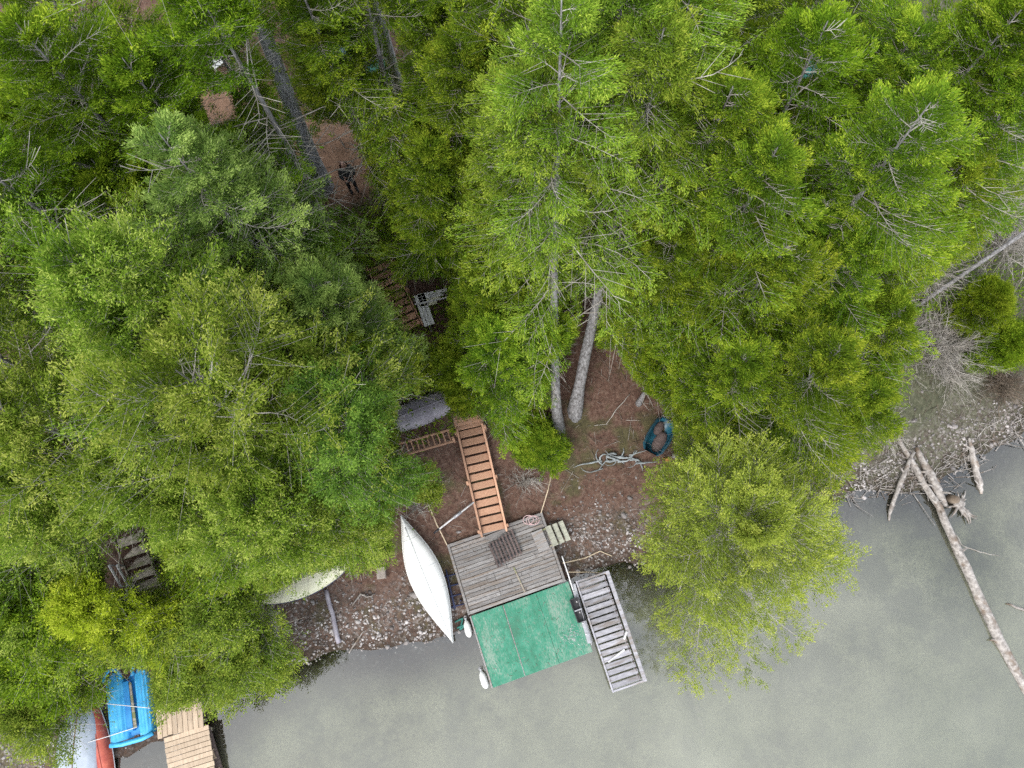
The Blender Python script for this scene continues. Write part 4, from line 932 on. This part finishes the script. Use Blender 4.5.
boat('grey_rowboat', 'grey aluminium rowboat upturned at the bottom left, rusty seam along its keel', 'rowboat', ground(85, 692, .15), ground(77, 808, .15), 1.55, .45, ALU, keelmat=RUST, ribs=0, flat0=.7, p1=.75, p0=.5, arch=.55)
boat('red_kayak', 'narrow faded red hull squeezed between the grey rowboat and the blue pedal boat', 'kayak', ground(94, 696, .15), ground(115, 806, .15), .55, .36, REDP, keelmat=REDP, gunmat=WHITEP, p0=.8, p1=.8)

# blue pedal boat
c, yaw, w_, l_ = rect((102, 673), (145, 664), (156, 731), (114, 746), .45)
zg = tz1(c.x, c.y)
g = thing('pedal_boat', 'sky blue plastic pedal boat drawn up beside the pale wooden dock', 'pedal boat', (c.x, c.y, max(zg, 0) + .05), yaw)
for s, ww_ in ((-1, w_ * .46), (1, w_ * .32)):
    cx = s * (w_ / 2 - ww_ / 2); rows = []
    for i in range(21):
        t = i / 20; y = (t - .5) * l_ * .96; k = 1 - max(0, (t - .8) / .2) ** 2.2 * .75; row = []
        for j in range(25):
            a_ = PI * j / 24; x = -math.cos(a_); zz_ = .40 * (math.sin(a_) ** .35) * (0.75 + .25 * k) + (.028 * math.cos(x * 14) if abs(x) < .85 and .06 < t < .86 else 0)
            row.append(Vector((cx + x * ww_ / 2 * k, y, zz_)))
        rows.append(row)
    b_ = MB().grid(rows); b_.add(rows[0], [tuple(range(25))]); b_.add(rows[-1], [tuple(range(25))[::-1]]); b_.build('pontoon', SKYBLUE, g)
    bl = MB().tube([(cx + ww_ * .42 * math.cos(t), l_ * .40 + .30 * math.sin(t), .43) for t in np.linspace(-.3, PI + .3, 14)], .06, 8); bl.build('bow_loop', SKYBLUE, g)
MB().box((w_ * .07, -.02, .14), (w_ * .26, l_ * .9, .16)).build('footwell', BLUEDEEP, g)
MB().box((w_ * .02, -.1, .30), (w_ * .13, l_ * .7, .24)).build('seat_ridge', BLUEDEEP, g)
MB().tube([(-w_ / 2 + .03, -l_ / 2, .34), (-w_ * .2, -l_ / 2 - .06, .38), (w_ * .25, -l_ / 2 - .06, .38), (w_ / 2, -l_ / 2 + .02, .34)], .085, 10).build('stern_rail', SKYBLUE, g)
MB().bar((w_ * .12, -l_ * .36, .36), (w_ * .09, l_ * .28, .36), .13, .05).build('tiller_board', OLDWOOD, g)
rope('upper white tie rope across the grey rowboat and blue pedal boat', [ground(78, 704, .6), ground(100, 703, .62), at(150, 708, .72)], ROPEW, .014)
rope('lower white tie rope slanting across the red hull to the pedal boat', [ground(82, 744, .65), ground(106, 737, .6), at(137, 727, .72)], ROPEW, .014)

# pale wooden dock
def plank_dock(name, label, q4, z, lengthwise, np_):
    c, yaw, w_, l_ = rect(*q4, z); g = thing(name, label, 'dock', (c.x, c.y, 0), yaw); b_ = MB()
    for k in range(np_):
        if lengthwise: b_.box((-w_ / 2 + (k + .5) * w_ / np_, random.uniform(-.04, .04), z - .02), (w_ / np_ - .014, l_, .04), (0, 0, random.uniform(-.006, .006)))
        else: b_.box((random.uniform(-.015, .015), -l_ / 2 + (k + .5) * l_ / np_, z - .02), (w_, l_ / np_ - .014, .04), (0, 0, random.uniform(-.006, .006)))
    b_.build('deck_boards', PALEWOOD, g)
    for s in (-1, 1):
        MB().box((s * (w_ / 2 - .1), 0, z - .12), (.06, l_ - .04, .15)).build('beam', OLDWOOD, g)
        for s2 in (-1, 1): MB().box((s * (w_ / 2 - .2), s2 * (l_ / 2 - .2), z - .8), (.12, .12, 1.3)).build('post', OLDWOOD, g)
    return g
plank_dock('plank_dock', 'shore end of the pale wooden dock with boards running lengthwise', ((154, 706), (199, 700), (206, 725), (159, 740)), .62, True, 9)
plank_dock('plank_dock', 'outer section of the pale wooden dock with boards laid crosswise, in the corner', ((160, 740), (205, 725), (222, 797), (177, 810)), .60, False, 14)
a, q = at(207, 727, .25), at(226, 790, .25); d = q - a
g = thing('dock_fender', 'dark timber fender with tan brackets on the right side of the pale dock', 'fender', tuple((a + q) / 2), math.atan2(d.y, d.x) - PI / 2)
MB().box((.08, 0, 0), (.36, d.length, .10)).build('beam', DARKWOOD, g)
for k in range(3):
    y0 = d.length * (.22 - .3 * k); b_ = MB()
    b_.bar((-.05, y0 + .16, .09), (.2, y0 + .12, .09), .05, .03).bar((-.05, y0 - .14, .09), (.2, y0 - .1, .09), .05, .03).bar((.0, y0 + .16, .085), (.02, y0 - .14, .085), .05, .03).bar((.18, y0 + .12, .085), (.16, y0 - .1, .085), .05, .03)
    b_.build('bracket', PALEWOOD, g)

# ladder-like railing and landing beside the stairs
c, yaw, w_, l_ = rect((402, 443), (453, 429), (450, 442), (398, 457), 1.9)
zg = ground(425, 443).z
c, yaw, w_, l_ = rect((402, 443), (453, 429), (450, 442), (398, 457), zg + .35)
g = thing('railing_panel', 'ladder-like orange railing panel left of the staircase top', 'railing', (c.x, c.y, zg + .35), yaw)
for s in (-1, 1): MB().box((0, s * (l_ / 2 - .03), 0), (w_, .07, .05)).build('rail', CEDARWOOD, g)
for k in range(10): MB().box((-w_ / 2 + .08 + k * (w_ - .16) / 9, 0, -.005), (.05, l_ - .13, .04), (0, 0, R(4))).build('baluster', CEDARWOOD, g)
for s in (-1, 1): MB().box((s * (w_ / 2 + .03), -l_ / 4, -.3), (.09, .09, .9)).build('post', CEDARWOOD, g)

# weathered bits round the old steps
for k, (a, q) in enumerate((((109, 565), (121, 586)), ((117, 565), (128, 585)))):
    P, Q = ground(*a, .5), ground(*q, .45)
    g = thing('hand_rail', ('outer' if k == 0 else 'inner') + ' white metal handrail tube beside the old mossy steps', 'handrail', tuple((P + Q) / 2), 0, 'white handrail tubes'); o_ = (P + Q) / 2
    MB().tube([P - o_, Q - o_], .045, 8).build('tube', WHITEP, g)
    for e in (P, Q): MB().tube([e - o_, e - o_ - Vector((0, 0, .6))], .03, 6).build('post', STEEL, g)

# white bench up the slope
c = ground(424, 306, 0); d0 = ground(413, 297, 0); d1 = ground(424, 327, 0); d2 = ground(447, 293, 0)
z0 = max(c.z, d0.z) + .45
P0, P1, P2 = at(414, 298, z0), at(424, 327, z0), at(447, 291, z0)
g = thing('white_bench', 'white L-shaped corner bench between firs, right of the upper orange steps', 'bench', (P0.x, P0.y, z0))
A1, A2 = P1 - P0, P2 - P0; A1.z = A2.z = 0
n1 = Vector((-A1.y, A1.x, 0)).normalized(); n2_ = Vector((A2.y, -A2.x, 0)).normalized()
for k in range(3): MB().bar(A1 * -.05 + n1 * (.08 + .13 * k), A1 + n1 * (.08 + .13 * k), .115, .03).build('seat_board', WHITE, g)
for k in range(4): MB().bar(A2 * .12 - n2_ * (.05 - .13 * k) , A2 * (1 - .12 * k) - n2_ * (.05 - .13 * k), .12, .03).build('seat_board', CREAM if k > 1 else WHITE, g)
MB().bar(A2 * .02 + Vector((0, 0, .36)) + n2_ * .42, A2 * 1.02 + Vector((0, 0, .36)) + n2_ * .42, .05, .05).bar(A1 * .8 + Vector((0, 0, .04)), A2 * .55 + Vector((0, 0, .06)), .045, .035).build('brace', WHITEP, g)
for e in (A1 * .05, A1 * .95 + n1 * .2, A2 * .95, n2_ * .35 + A2 * .3): MB().bar(e + Vector((0, 0, -.02)), e - Vector((0, 0, .75)), .07, .07).build('leg', GREYWOOD, g)

# white chair, teal things
p = ground(221, 70); z = p.z
g = thing('plastic_chair', 'white plastic chair left of the orange clearing near the top', 'chair', tuple(p), R(40))
MB().box((0, 0, .43), (.48, .46, .04)).build('seat', WHITE, g); b_ = MB()
for k in range(5): b_.bar((-.2 + .1 * k, .22, .45), (-.2 + .1 * k, .34, .9), .06, .025)
b_.bar((-.25, .345, .9), (.25, .345, .9), .05, .06).build('backrest', WHITE, g)
for sx in (-1, 1):
    MB().bar((sx * .25, -.2, .64), (sx * .25, .26, .66), .06, .03).build('armrest', WHITE, g)
    for sy in (-1, 1): MB().bar((sx * .22, sy * .2, .42), (sx * .25, sy * .24, 0), .05, .05).build('leg', WHITE, g)
def tarp(label, px, py, w_, l_, hgt, ang, mat, group=None):
    p = ground(px, py); g_ = random.random() * 9; rows = []
    for i in range(15):
        row = []
        for j in range(21):
            u, v = i / 14 * 2 - 1, j / 20 * 2 - 1; e = max(0, 1 - u * u) ** .5 * max(0, 1 - v * v * v * v) ** .5
            x, y = u * w_ / 2 * (1 + .06 * math.sin(5 * v + g_)), v * l_ / 2 * (1 + .06 * math.sin(4 * u + g_))
            row.append(Vector((x, y, e * hgt + .03 * math.sin(9 * u + 4 * v + g_) * e)))
        rows.append(row)
    o = MB().grid(rows).build('tarpaulin', mat); o.location = p; o.rotation_euler = (0, 0, ang); o.location.z += 0.02
    tag(o, label, 'tarpaulin', group)
tarp('left teal tarpaulin between the two dark trunks near the top', 340, 52, 1.3, 2.0, .5, .4, TEAL, 'teal covers')
tarp('smaller teal-green tarpaulin just below the left one near the top', 370, 71, 1.1, 1.6, .5, 1.2, TEALC, 'teal covers')
tarp('pale teal tarpaulin among the firs in the upper right', 806, 75, 1.4, 2.2, .6, -.5, TEALC, 'teal covers')

# blue drum
a, q = ground(650, 452), ground(668, 420); d = q - a; c = (a + q) / 2
g = thing('plastic_drum', 'dark blue plastic drum cut open and lying in the bare clearing', 'drum', (c.x, c.y, (a.z + q.z) / 2 + .02), math.atan2(d.y, d.x) - PI / 2)
Lh = d.length / 2; g.rotation_euler = (math.atan2(d.z, math.hypot(d.x, d.y)), 0, g.rotation_euler[2])
rows, rin = [], []
for i in range(9):
    y = -Lh + i * Lh / 4; k = 1 - .12 * abs(i - 4) / 4 - (.25 if i in (0, 8) else 0); bulge = .02 if i in (3, 5) else 0
    rows.append([Vector(((.46 * k + bulge) * math.cos(t), y, .44 + (.46 * k + bulge) * math.sin(t))) for t in np.linspace(R(-215), R(38), 17)])
    rin.append([Vector(((.43 * k) * math.cos(t), y * .95, .44 + .43 * k * math.sin(t))) for t in np.linspace(R(-215), R(38), 17)][::-1])
b_ = MB().grid(rows).grid(rin); b_.add(rows[0], [tuple(range(17))]); b_.add(rows[-1], [tuple(range(17))[::-1]]); b_.build('shell', TEAL, g)
MB().ball((.12, -Lh * .3, .14), .24, (1, 1.9, .4)).build('leaf_fill', DARKWOOD, g)
MB().ball((-.16, Lh * .35, .2), .17, (1, 1.7, .5)).build('soil_fill', DARKWOOD, g)
p = ground(665, 460); tag(MB().box((0, 0, .25), (.14, .12, .8), (R(14), R(-8), .3)).build('orange_post', ORANGE), 'short orange wooden post beside the blue drum', 'post'); bpy.data.objects['orange_post'].location = p

# ------------------------------------------------------------------ driftwood, logs, poles, stones
def log(label, pts, rad, mat, name='driftwood_log', stubs=0, group=None, cat='log', wob=.12, n=9):
    P = [Vector(p) for p in pts]; Q, rr = [], []
    for i in range(len(P) - 1):
        for t in np.linspace(0, 1, 5)[:-1]:
            Q.append(P[i].lerp(P[i + 1], t) + Vector([random.gauss(0, .012) for _ in range(3)])); rr.append(rad[i] + (rad[i + 1] - rad[i]) * t)
    Q.append(P[-1]); rr.append(rad[-1]); b_ = MB().tube(Q, rr, n, wob=wob)
    for k in range(stubs):
        i = random.randrange(2, len(Q) - 2); d = Vector((random.uniform(-1, 1), random.uniform(-1, 1), random.uniform(0, .5))).normalized() * random.uniform(.2, .5)
        b_.tube([Q[i], Q[i] + d * .6, Q[i] + d + Vector((0, 0, -.05))], [rr[i] * .4, rr[i] * .3, rr[i] * .1], 5)
    return tag(b_.build(name, mat), label, cat, group)
gl_ = lambda x, y, z: at(x, y, z)
log('long bleached log reaching from the right shore across the water', [ground(893, 428, .05), ground(911, 461, .12), gl_(938, 507, .16), gl_(966, 568, .12), gl_(998, 638, .06), gl_(1026, 690, -.04), gl_(1062, 760, -.2)], [.05, .11, .13, .17, .18, .17, .15], DRIFT, stubs=7)
log('thick rough grey log against the upper part of the long bleached log', [ground(916, 447, .1), gl_(930, 475, .2), gl_(941, 498, .15), gl_(946, 506, .05)], [.08, .16, .15, .06], DRIFT, stubs=5, wob=.25)
log('short crossing log left of the long bleached log', [ground(914, 452, .3), ground(903, 475, .25), gl_(891, 508, .1), gl_(889, 521, .0)], [.05, .09, .08, .03], DRIFT, stubs=2)
log('splintered grey log standing off the shore near the right edge', [ground(969, 438, .1), ground(974, 462, .15), gl_(979, 480, .1), gl_(981, 494, .0)], [.05, .13, .13, .05], DRIFT, stubs=3, wob=.25)
log('thin waterlogged branch in the lake right of the long bleached log', [gl_(948, 520, -.05), gl_(962, 545, .02), gl_(980, 552, .03), gl_(1000, 556, .0)], [.02, .025, .02, .01], TWIG, cat='branch', name='sunken_branch')
log('short pale stick at the right edge of the water', [gl_(1006, 604, .02), gl_(1026, 610, .05), gl_(1040, 612, .0)], [.03, .06, .06], DRIFT)
log('dark sunken log lying on the lake bed beyond the gangway dock', [at(682, 648, -.55), at(692, 690, -.7), at(704, 735, -.9)], [.05, .11, .05], OLDWOOD, name='sunken_log')
log('grey log lying across the small gravel beach', [ground(326, 590, .1), ground(332, 615, .1), ground(339, 643, .1)], [.085, .085, .09], GREYV, wob=.06)
log('old mossy grey log at the left end of the gravel beach', [ground(271, 605, .1), ground(274, 628, .12), ground(281, 650, .08)], [.09, .12, .08], DRIFT, stubs=2, wob=.2)
log('thin pale stick at the waterline of the gravel beach', [ground(364, 630, .05), ground(354, 646, .05), ground(349, 653, .03)], [.02, .03, .02], DRIFT)
log('curved pale driftwood piece above the gravel beach', [ground(352, 606, .05), ground(361, 594, .08), ground(367, 597, .1), ground(375, 594, .06)], [.02, .035, .04, .02], DRIFT)
log('long thin grey branch on the bare red-brown clearing', [ground(606, 425, .06), ground(618, 408, .08), ground(630, 394, .06)], [.012, .02, .01], TWIG, cat='branch', name='fallen_branch')
log('old grey log lying right of the blue drum', [ground(672, 456, .1), ground(688, 458, .12), ground(704, 462, .1)], [.07, .1, .08], GREYWOOD)
for px, py, L_, an, lb in ((375, 130, 1.6, 2.0, 'white-barked log lying right of the person'), (392, 165, 1.3, .8, 'short white-barked log below the mottled trunk'), (392, 352, .9, 2.2, 'thin white stick left of the grey dinghy')):
    p = ground(px, py, .12); dv = Vector((math.cos(an), math.sin(an), 0)) * L_ / 2; log(lb, [p - dv, p, p + dv], [.05, .09, .06] if L_ > 1 else [.03, .03, .02], WHITEP, stubs=2)
# root wad
p = at(958, 506, .12); b_ = MB()
for k in range(13):
    a0 = random.uniform(-2.2, .9); L = random.uniform(.35, .95); q = p
    pts = [Vector((p.x, p.y, .12))]
    for s in range(4): a0 += random.gauss(0, .35); pts.append(pts[-1] + Vector((math.cos(a0), math.sin(a0), random.uniform(-.12, .12))) * L / 4)
    b_.tube(pts, [.075, .055, .045, .03, .012], 6, wob=.2)
b_.ball((p.x + .05, p.y + .1, .14), .2, (1.2, 1, .7))
o = b_.build('root_wad', DRIFT); tag(o, 'bleached root tangle in the shallows right of the long log', 'driftwood')
p = at(956, 500, .3); tag(MB().tube([(p.x - .1, p.y + .1, .1), (p.x, p.y, .42)], [.2, .15], 9, wob=.2).build('tree_stump', TWIGB), 'small brown broken stump above the root tangle', 'stump')
# tangle of pale roots
p = ground(620, 462); b_ = MB()
for k in range(16):
    a0 = random.choice([0, PI]) + random.gauss(-.2, .55); q = p + Vector((random.uniform(-.75, .6), random.uniform(-.3, .3), 0)); L = random.uniform(.5, 1.2); bend = random.uniform(-.5, .5); pts = []
    for s in range(7):
        pts.append(Vector((q.x, q.y, tz1(q.x, q.y) + .05 + .10 * random.random() + .02 * (k % 4)))); a0 += bend + random.gauss(0, .2); q = q + Vector((math.cos(a0), math.sin(a0) * .7, 0)) * L / 6
    r_ = random.uniform(.018, .05); b_.tube(pts, [r_, r_, r_ * .9, r_ * .75, r_ * .6, r_ * .45, r_ * .25], 6, wob=.2)
tag(b_.build('driftwood_branch', DRIFTB), 'pale blue-grey tangled driftwood branch left of the blue drum', 'driftwood')
a, q = ground(434, 533, .3), ground(474, 502, .45)
g = thing('white_pole', 'white pole lying between canoe bow and staircase', 'pole', tuple(a)); d = q - a
MB().tube([d * .12, d * .5, d], .035, 8).build('tube', WHITEP, g); MB().tube([d * .0, d * .13], .045, 8).build('grip', BLACKP, g); MB().tube([d * .5, d * .68], .06, 8).build('clamp', STEEL, g)
p = ground(382, 573); c_ = MB(); c_.box((0, 0, .12), (.32, .42, .22)); o = c_.build('concrete_block', CONC); o.location = p; o.rotation_euler = (0, 0, .05)
tag(o, 'grey concrete block on the litter left of the white canoe', 'concrete block')
p = ground(429, 407, .0)

# ------------------------------------------------------------------ person
def skin(name, pts, edges, rad, mat, parent, sub=2):
    me = bpy.data.meshes.new(name); me.from_pydata(pts, edges, []); o = link(bpy.data.objects.new(name, me), parent)
    md = o.modifiers.new('skin', 'SKIN'); s2 = o.modifiers.new('sub', 'SUBSURF'); s2.levels = s2.render_levels = sub
    for v, r in zip(me.skin_vertices[0].data, rad): v.radius = r if isinstance(r, tuple) else (r, r)
    me.skin_vertices[0].data[0].use_root = True; me.materials.append(mat); return o
fp = ground(354, 190)
per = thing('person', 'person with long auburn hair in dark grey clothes looking up from the orange path', 'person', tuple(fp), R(24))
pts = [(0, 0, .92), (0, .01, 1.12), (0, .02, 1.32), (0, .01, 1.45), (0, -.02, 1.53),
       (.19, .02, 1.38), (.27, -.06, 1.14), (.16, -.26, 1.06), (-.19, .02, 1.38), (-.27, -.06, 1.14), (-.16, -.26, 1.06),
       (.10, 0, .86), (.11, -.02, .48), (.11, .03, .08), (.11, -.14, .04), (-.10, 0, .86), (-.12, .03, .48), (-.12, .06, .08), (-.12, -.11, .04)]
ed = [(0, 1), (1, 2), (2, 3), (3, 4), (2, 5), (5, 6), (6, 7), (2, 8), (8, 9), (9, 10), (0, 11), (11, 12), (12, 13), (13, 14), (0, 15), (15, 16), (16, 17), (17, 18)]
rd = [(.15, .11), (.13, .10), (.15, .10), .06, .05, .06, .042, .032, .06, .042, .032, .085, .058, .042, .04, .085, .058, .042, .04]
body = skin('body', pts, ed, rd, SKIN, per)
b_ = MB()       # head tilted back, with nose, eyes, mouth, ears
hc = Vector((0, -.035, 1.64)); tilt = Euler((R(-38), 0, 0)).to_matrix()
hb = MB().ball((0, 0, 0), .11, (.8, .95, 1.12), nu=20, nv=14); hb.tube([(0, -.098, .02), (0, -.128, -.022), (0, -.10, -.035)], [.011, .017, .012], 6); hb.ball((0, -.02, -.07), .07, (.8, 1.05, .8))
for s in (-1, 1): hb.ball((s * .09, .005, -.01), .028, (.45, .8, 1.1))
hb.v = [tuple(tilt @ Vector(v) + hc) for v in hb.v]; hb.build('head', SKIN, per)
eb = MB()
for s in (-1, 1): eb.ball((s * .034, -.093, .012), .013)
eb.v = [tuple(tilt @ Vector(v) + hc) for v in eb.v]; eb.build('eyes', TROUS, per)
mb_ = MB().ball((0, -.098, -.058), .022, (1.2, .4, .3)); mb_.v = [tuple(tilt @ Vector(v) + hc) for v in mb_.v]; mb_.build('mouth', REDP, per)
hp = MB()
for i in range(60):
    a0 = R(-65 + 310 * i / 59) ; st = Vector((.088 * math.cos(a0), .02 + .09 * math.sin(a0) if math.sin(a0) > -.6 else -.03, .07))
    dn = [st * .55 + Vector((0, .02, .062)), st, st + Vector((st.x * .35, .03, -.10)), st + Vector((st.x * .5, .06, -.22)), st + Vector((st.x * .55, .05, -.36 - random.uniform(0, .06)))]
    hp.tube([tilt @ d_ * 1 + hc if k_ < 2 else (tilt @ dn[1] + hc) + (d_ - dn[1]) for k_, d_ in enumerate(dn)], [.014, .024, .026, .024, .010], 5)
hp.build('hair', HAIR, per)
jk = [(0, 0, .90), (0, .01, 1.12), (0, .02, 1.33), (0, .012, 1.44), (.19, .02, 1.385), (.275, -.06, 1.14), (.185, -.22, 1.07), (-.19, .02, 1.385), (-.275, -.06, 1.14), (-.185, -.22, 1.07)]
skin('jacket', jk, [(0, 1), (1, 2), (2, 3), (2, 4), (4, 5), (5, 6), (2, 7), (7, 8), (8, 9)], [(.18, .14), (.16, .13), (.18, .13), .08, .08, .06, .046, .08, .06, .046], JACKET, per)
tr_ = [(0, 0, .93), (.10, 0, .84), (.11, -.02, .48), (.11, .03, .10), (-.10, 0, .84), (-.12, .03, .48), (-.12, .06, .10)]
skin('trousers', tr_, [(0, 1), (1, 2), (2, 3), (0, 4), (4, 5), (5, 6)], [(.165, .125), .105, .075, .06, .105, .075, .06], TROUS, per)
for s, p1_, p2_ in ((1, (.11, .06, .06), (.11, -.18, .035)), (-1, (-.12, .09, .06), (-.12, -.15, .035))):
    MB().tube([p1_, (p1_[0], -.04, .06), p2_], [.05, .055, .04], 8).build('shoe', BLACKP, per)
for s in (-1, 1):      # hands holding a small controller
    hpt = Vector((s * .15, -.27, 1.065)); hm = MB().ball(hpt, .042, (.6, 1.05, .35), nu=8, nv=6)
    for k in range(4):
        b0 = hpt + Vector((-s * .012 + .012 * (k - 1.5), -.04, .0)); L = (.06, .07, .066, .05)[k]; hm.tube([b0, b0 + Vector((-s * .03, -L * .5, .006)), b0 + Vector((-s * .055, -L * .6, -.012))], [.010, .009, .007], 5)
    hm.tube([hpt + Vector((-s * .02, .0, .01)), hpt + Vector((-s * .05, -.02, .03)), hpt + Vector((-s * .07, -.035, .032))], [.012, .011, .008], 5); hm.build('hand', SKIN, per)
g = tag(thing('remote_controller', 'small dark controller held by the person on the path', 'controller', tuple(fp + Vector((0, 0, 0))), R(24)))
MB().box((0, -.31, 1.085), (.17, .09, .035)).build('case', STEEL, g); MB().box((0, -.33, 1.118), (.12, .015, .03)).build('screen_mount', BLACKP, g)

# fallen needles and flakes lying on the boards
b_rng = np.random.default_rng(77); P0, P1, mi = [], [], []
for o, n, hw, hl, z, bias in ((deck, 240, 1.8, 1.35, ZD + .004, 0), (dock, 150, 1.85, 1.25, ZG + .006, 0), (dock, 90, .42, .36, ZG + .006, 1)):
    M = o.matrix_basis; ca, sa = math.cos(o.rotation_euler.z), math.sin(o.rotation_euler.z)
    for k in range(n):
        x, y = (b_rng.uniform(-hw, hw), b_rng.uniform(-hl, hl)) if not bias else (1.38 + max(-.9, min(.9, b_rng.normal(0, .5))) * hw, -.55 + max(-1, min(1, b_rng.normal(0, .5))) * hl)
        a = b_rng.uniform(0, 6.28); L = b_rng.uniform(.03, .13)
        w = lambda u, v: (o.location.x + u * ca - v * sa, o.location.y + u * sa + v * ca, z)
        P0.append(w(x, y)); P1.append(w(x + math.cos(a) * L, y + math.sin(a) * L)); mi.append(2 if bias else int(b_rng.uniform() < .35))
rr_ = b_rng.uniform(.004, .009, len(P0)); v, f = prisms(P0, P1, rr_, rr_ * .6, 3)
tag(link(bpy.data.objects.new('fallen_needles', np_mesh('fallen_needles', v, f, [TWIGB, TWIG, WHITEP], np.repeat(mi, 3), np.repeat(b_rng.uniform(0, 1, len(P0)), 6)))), kind='stuff')
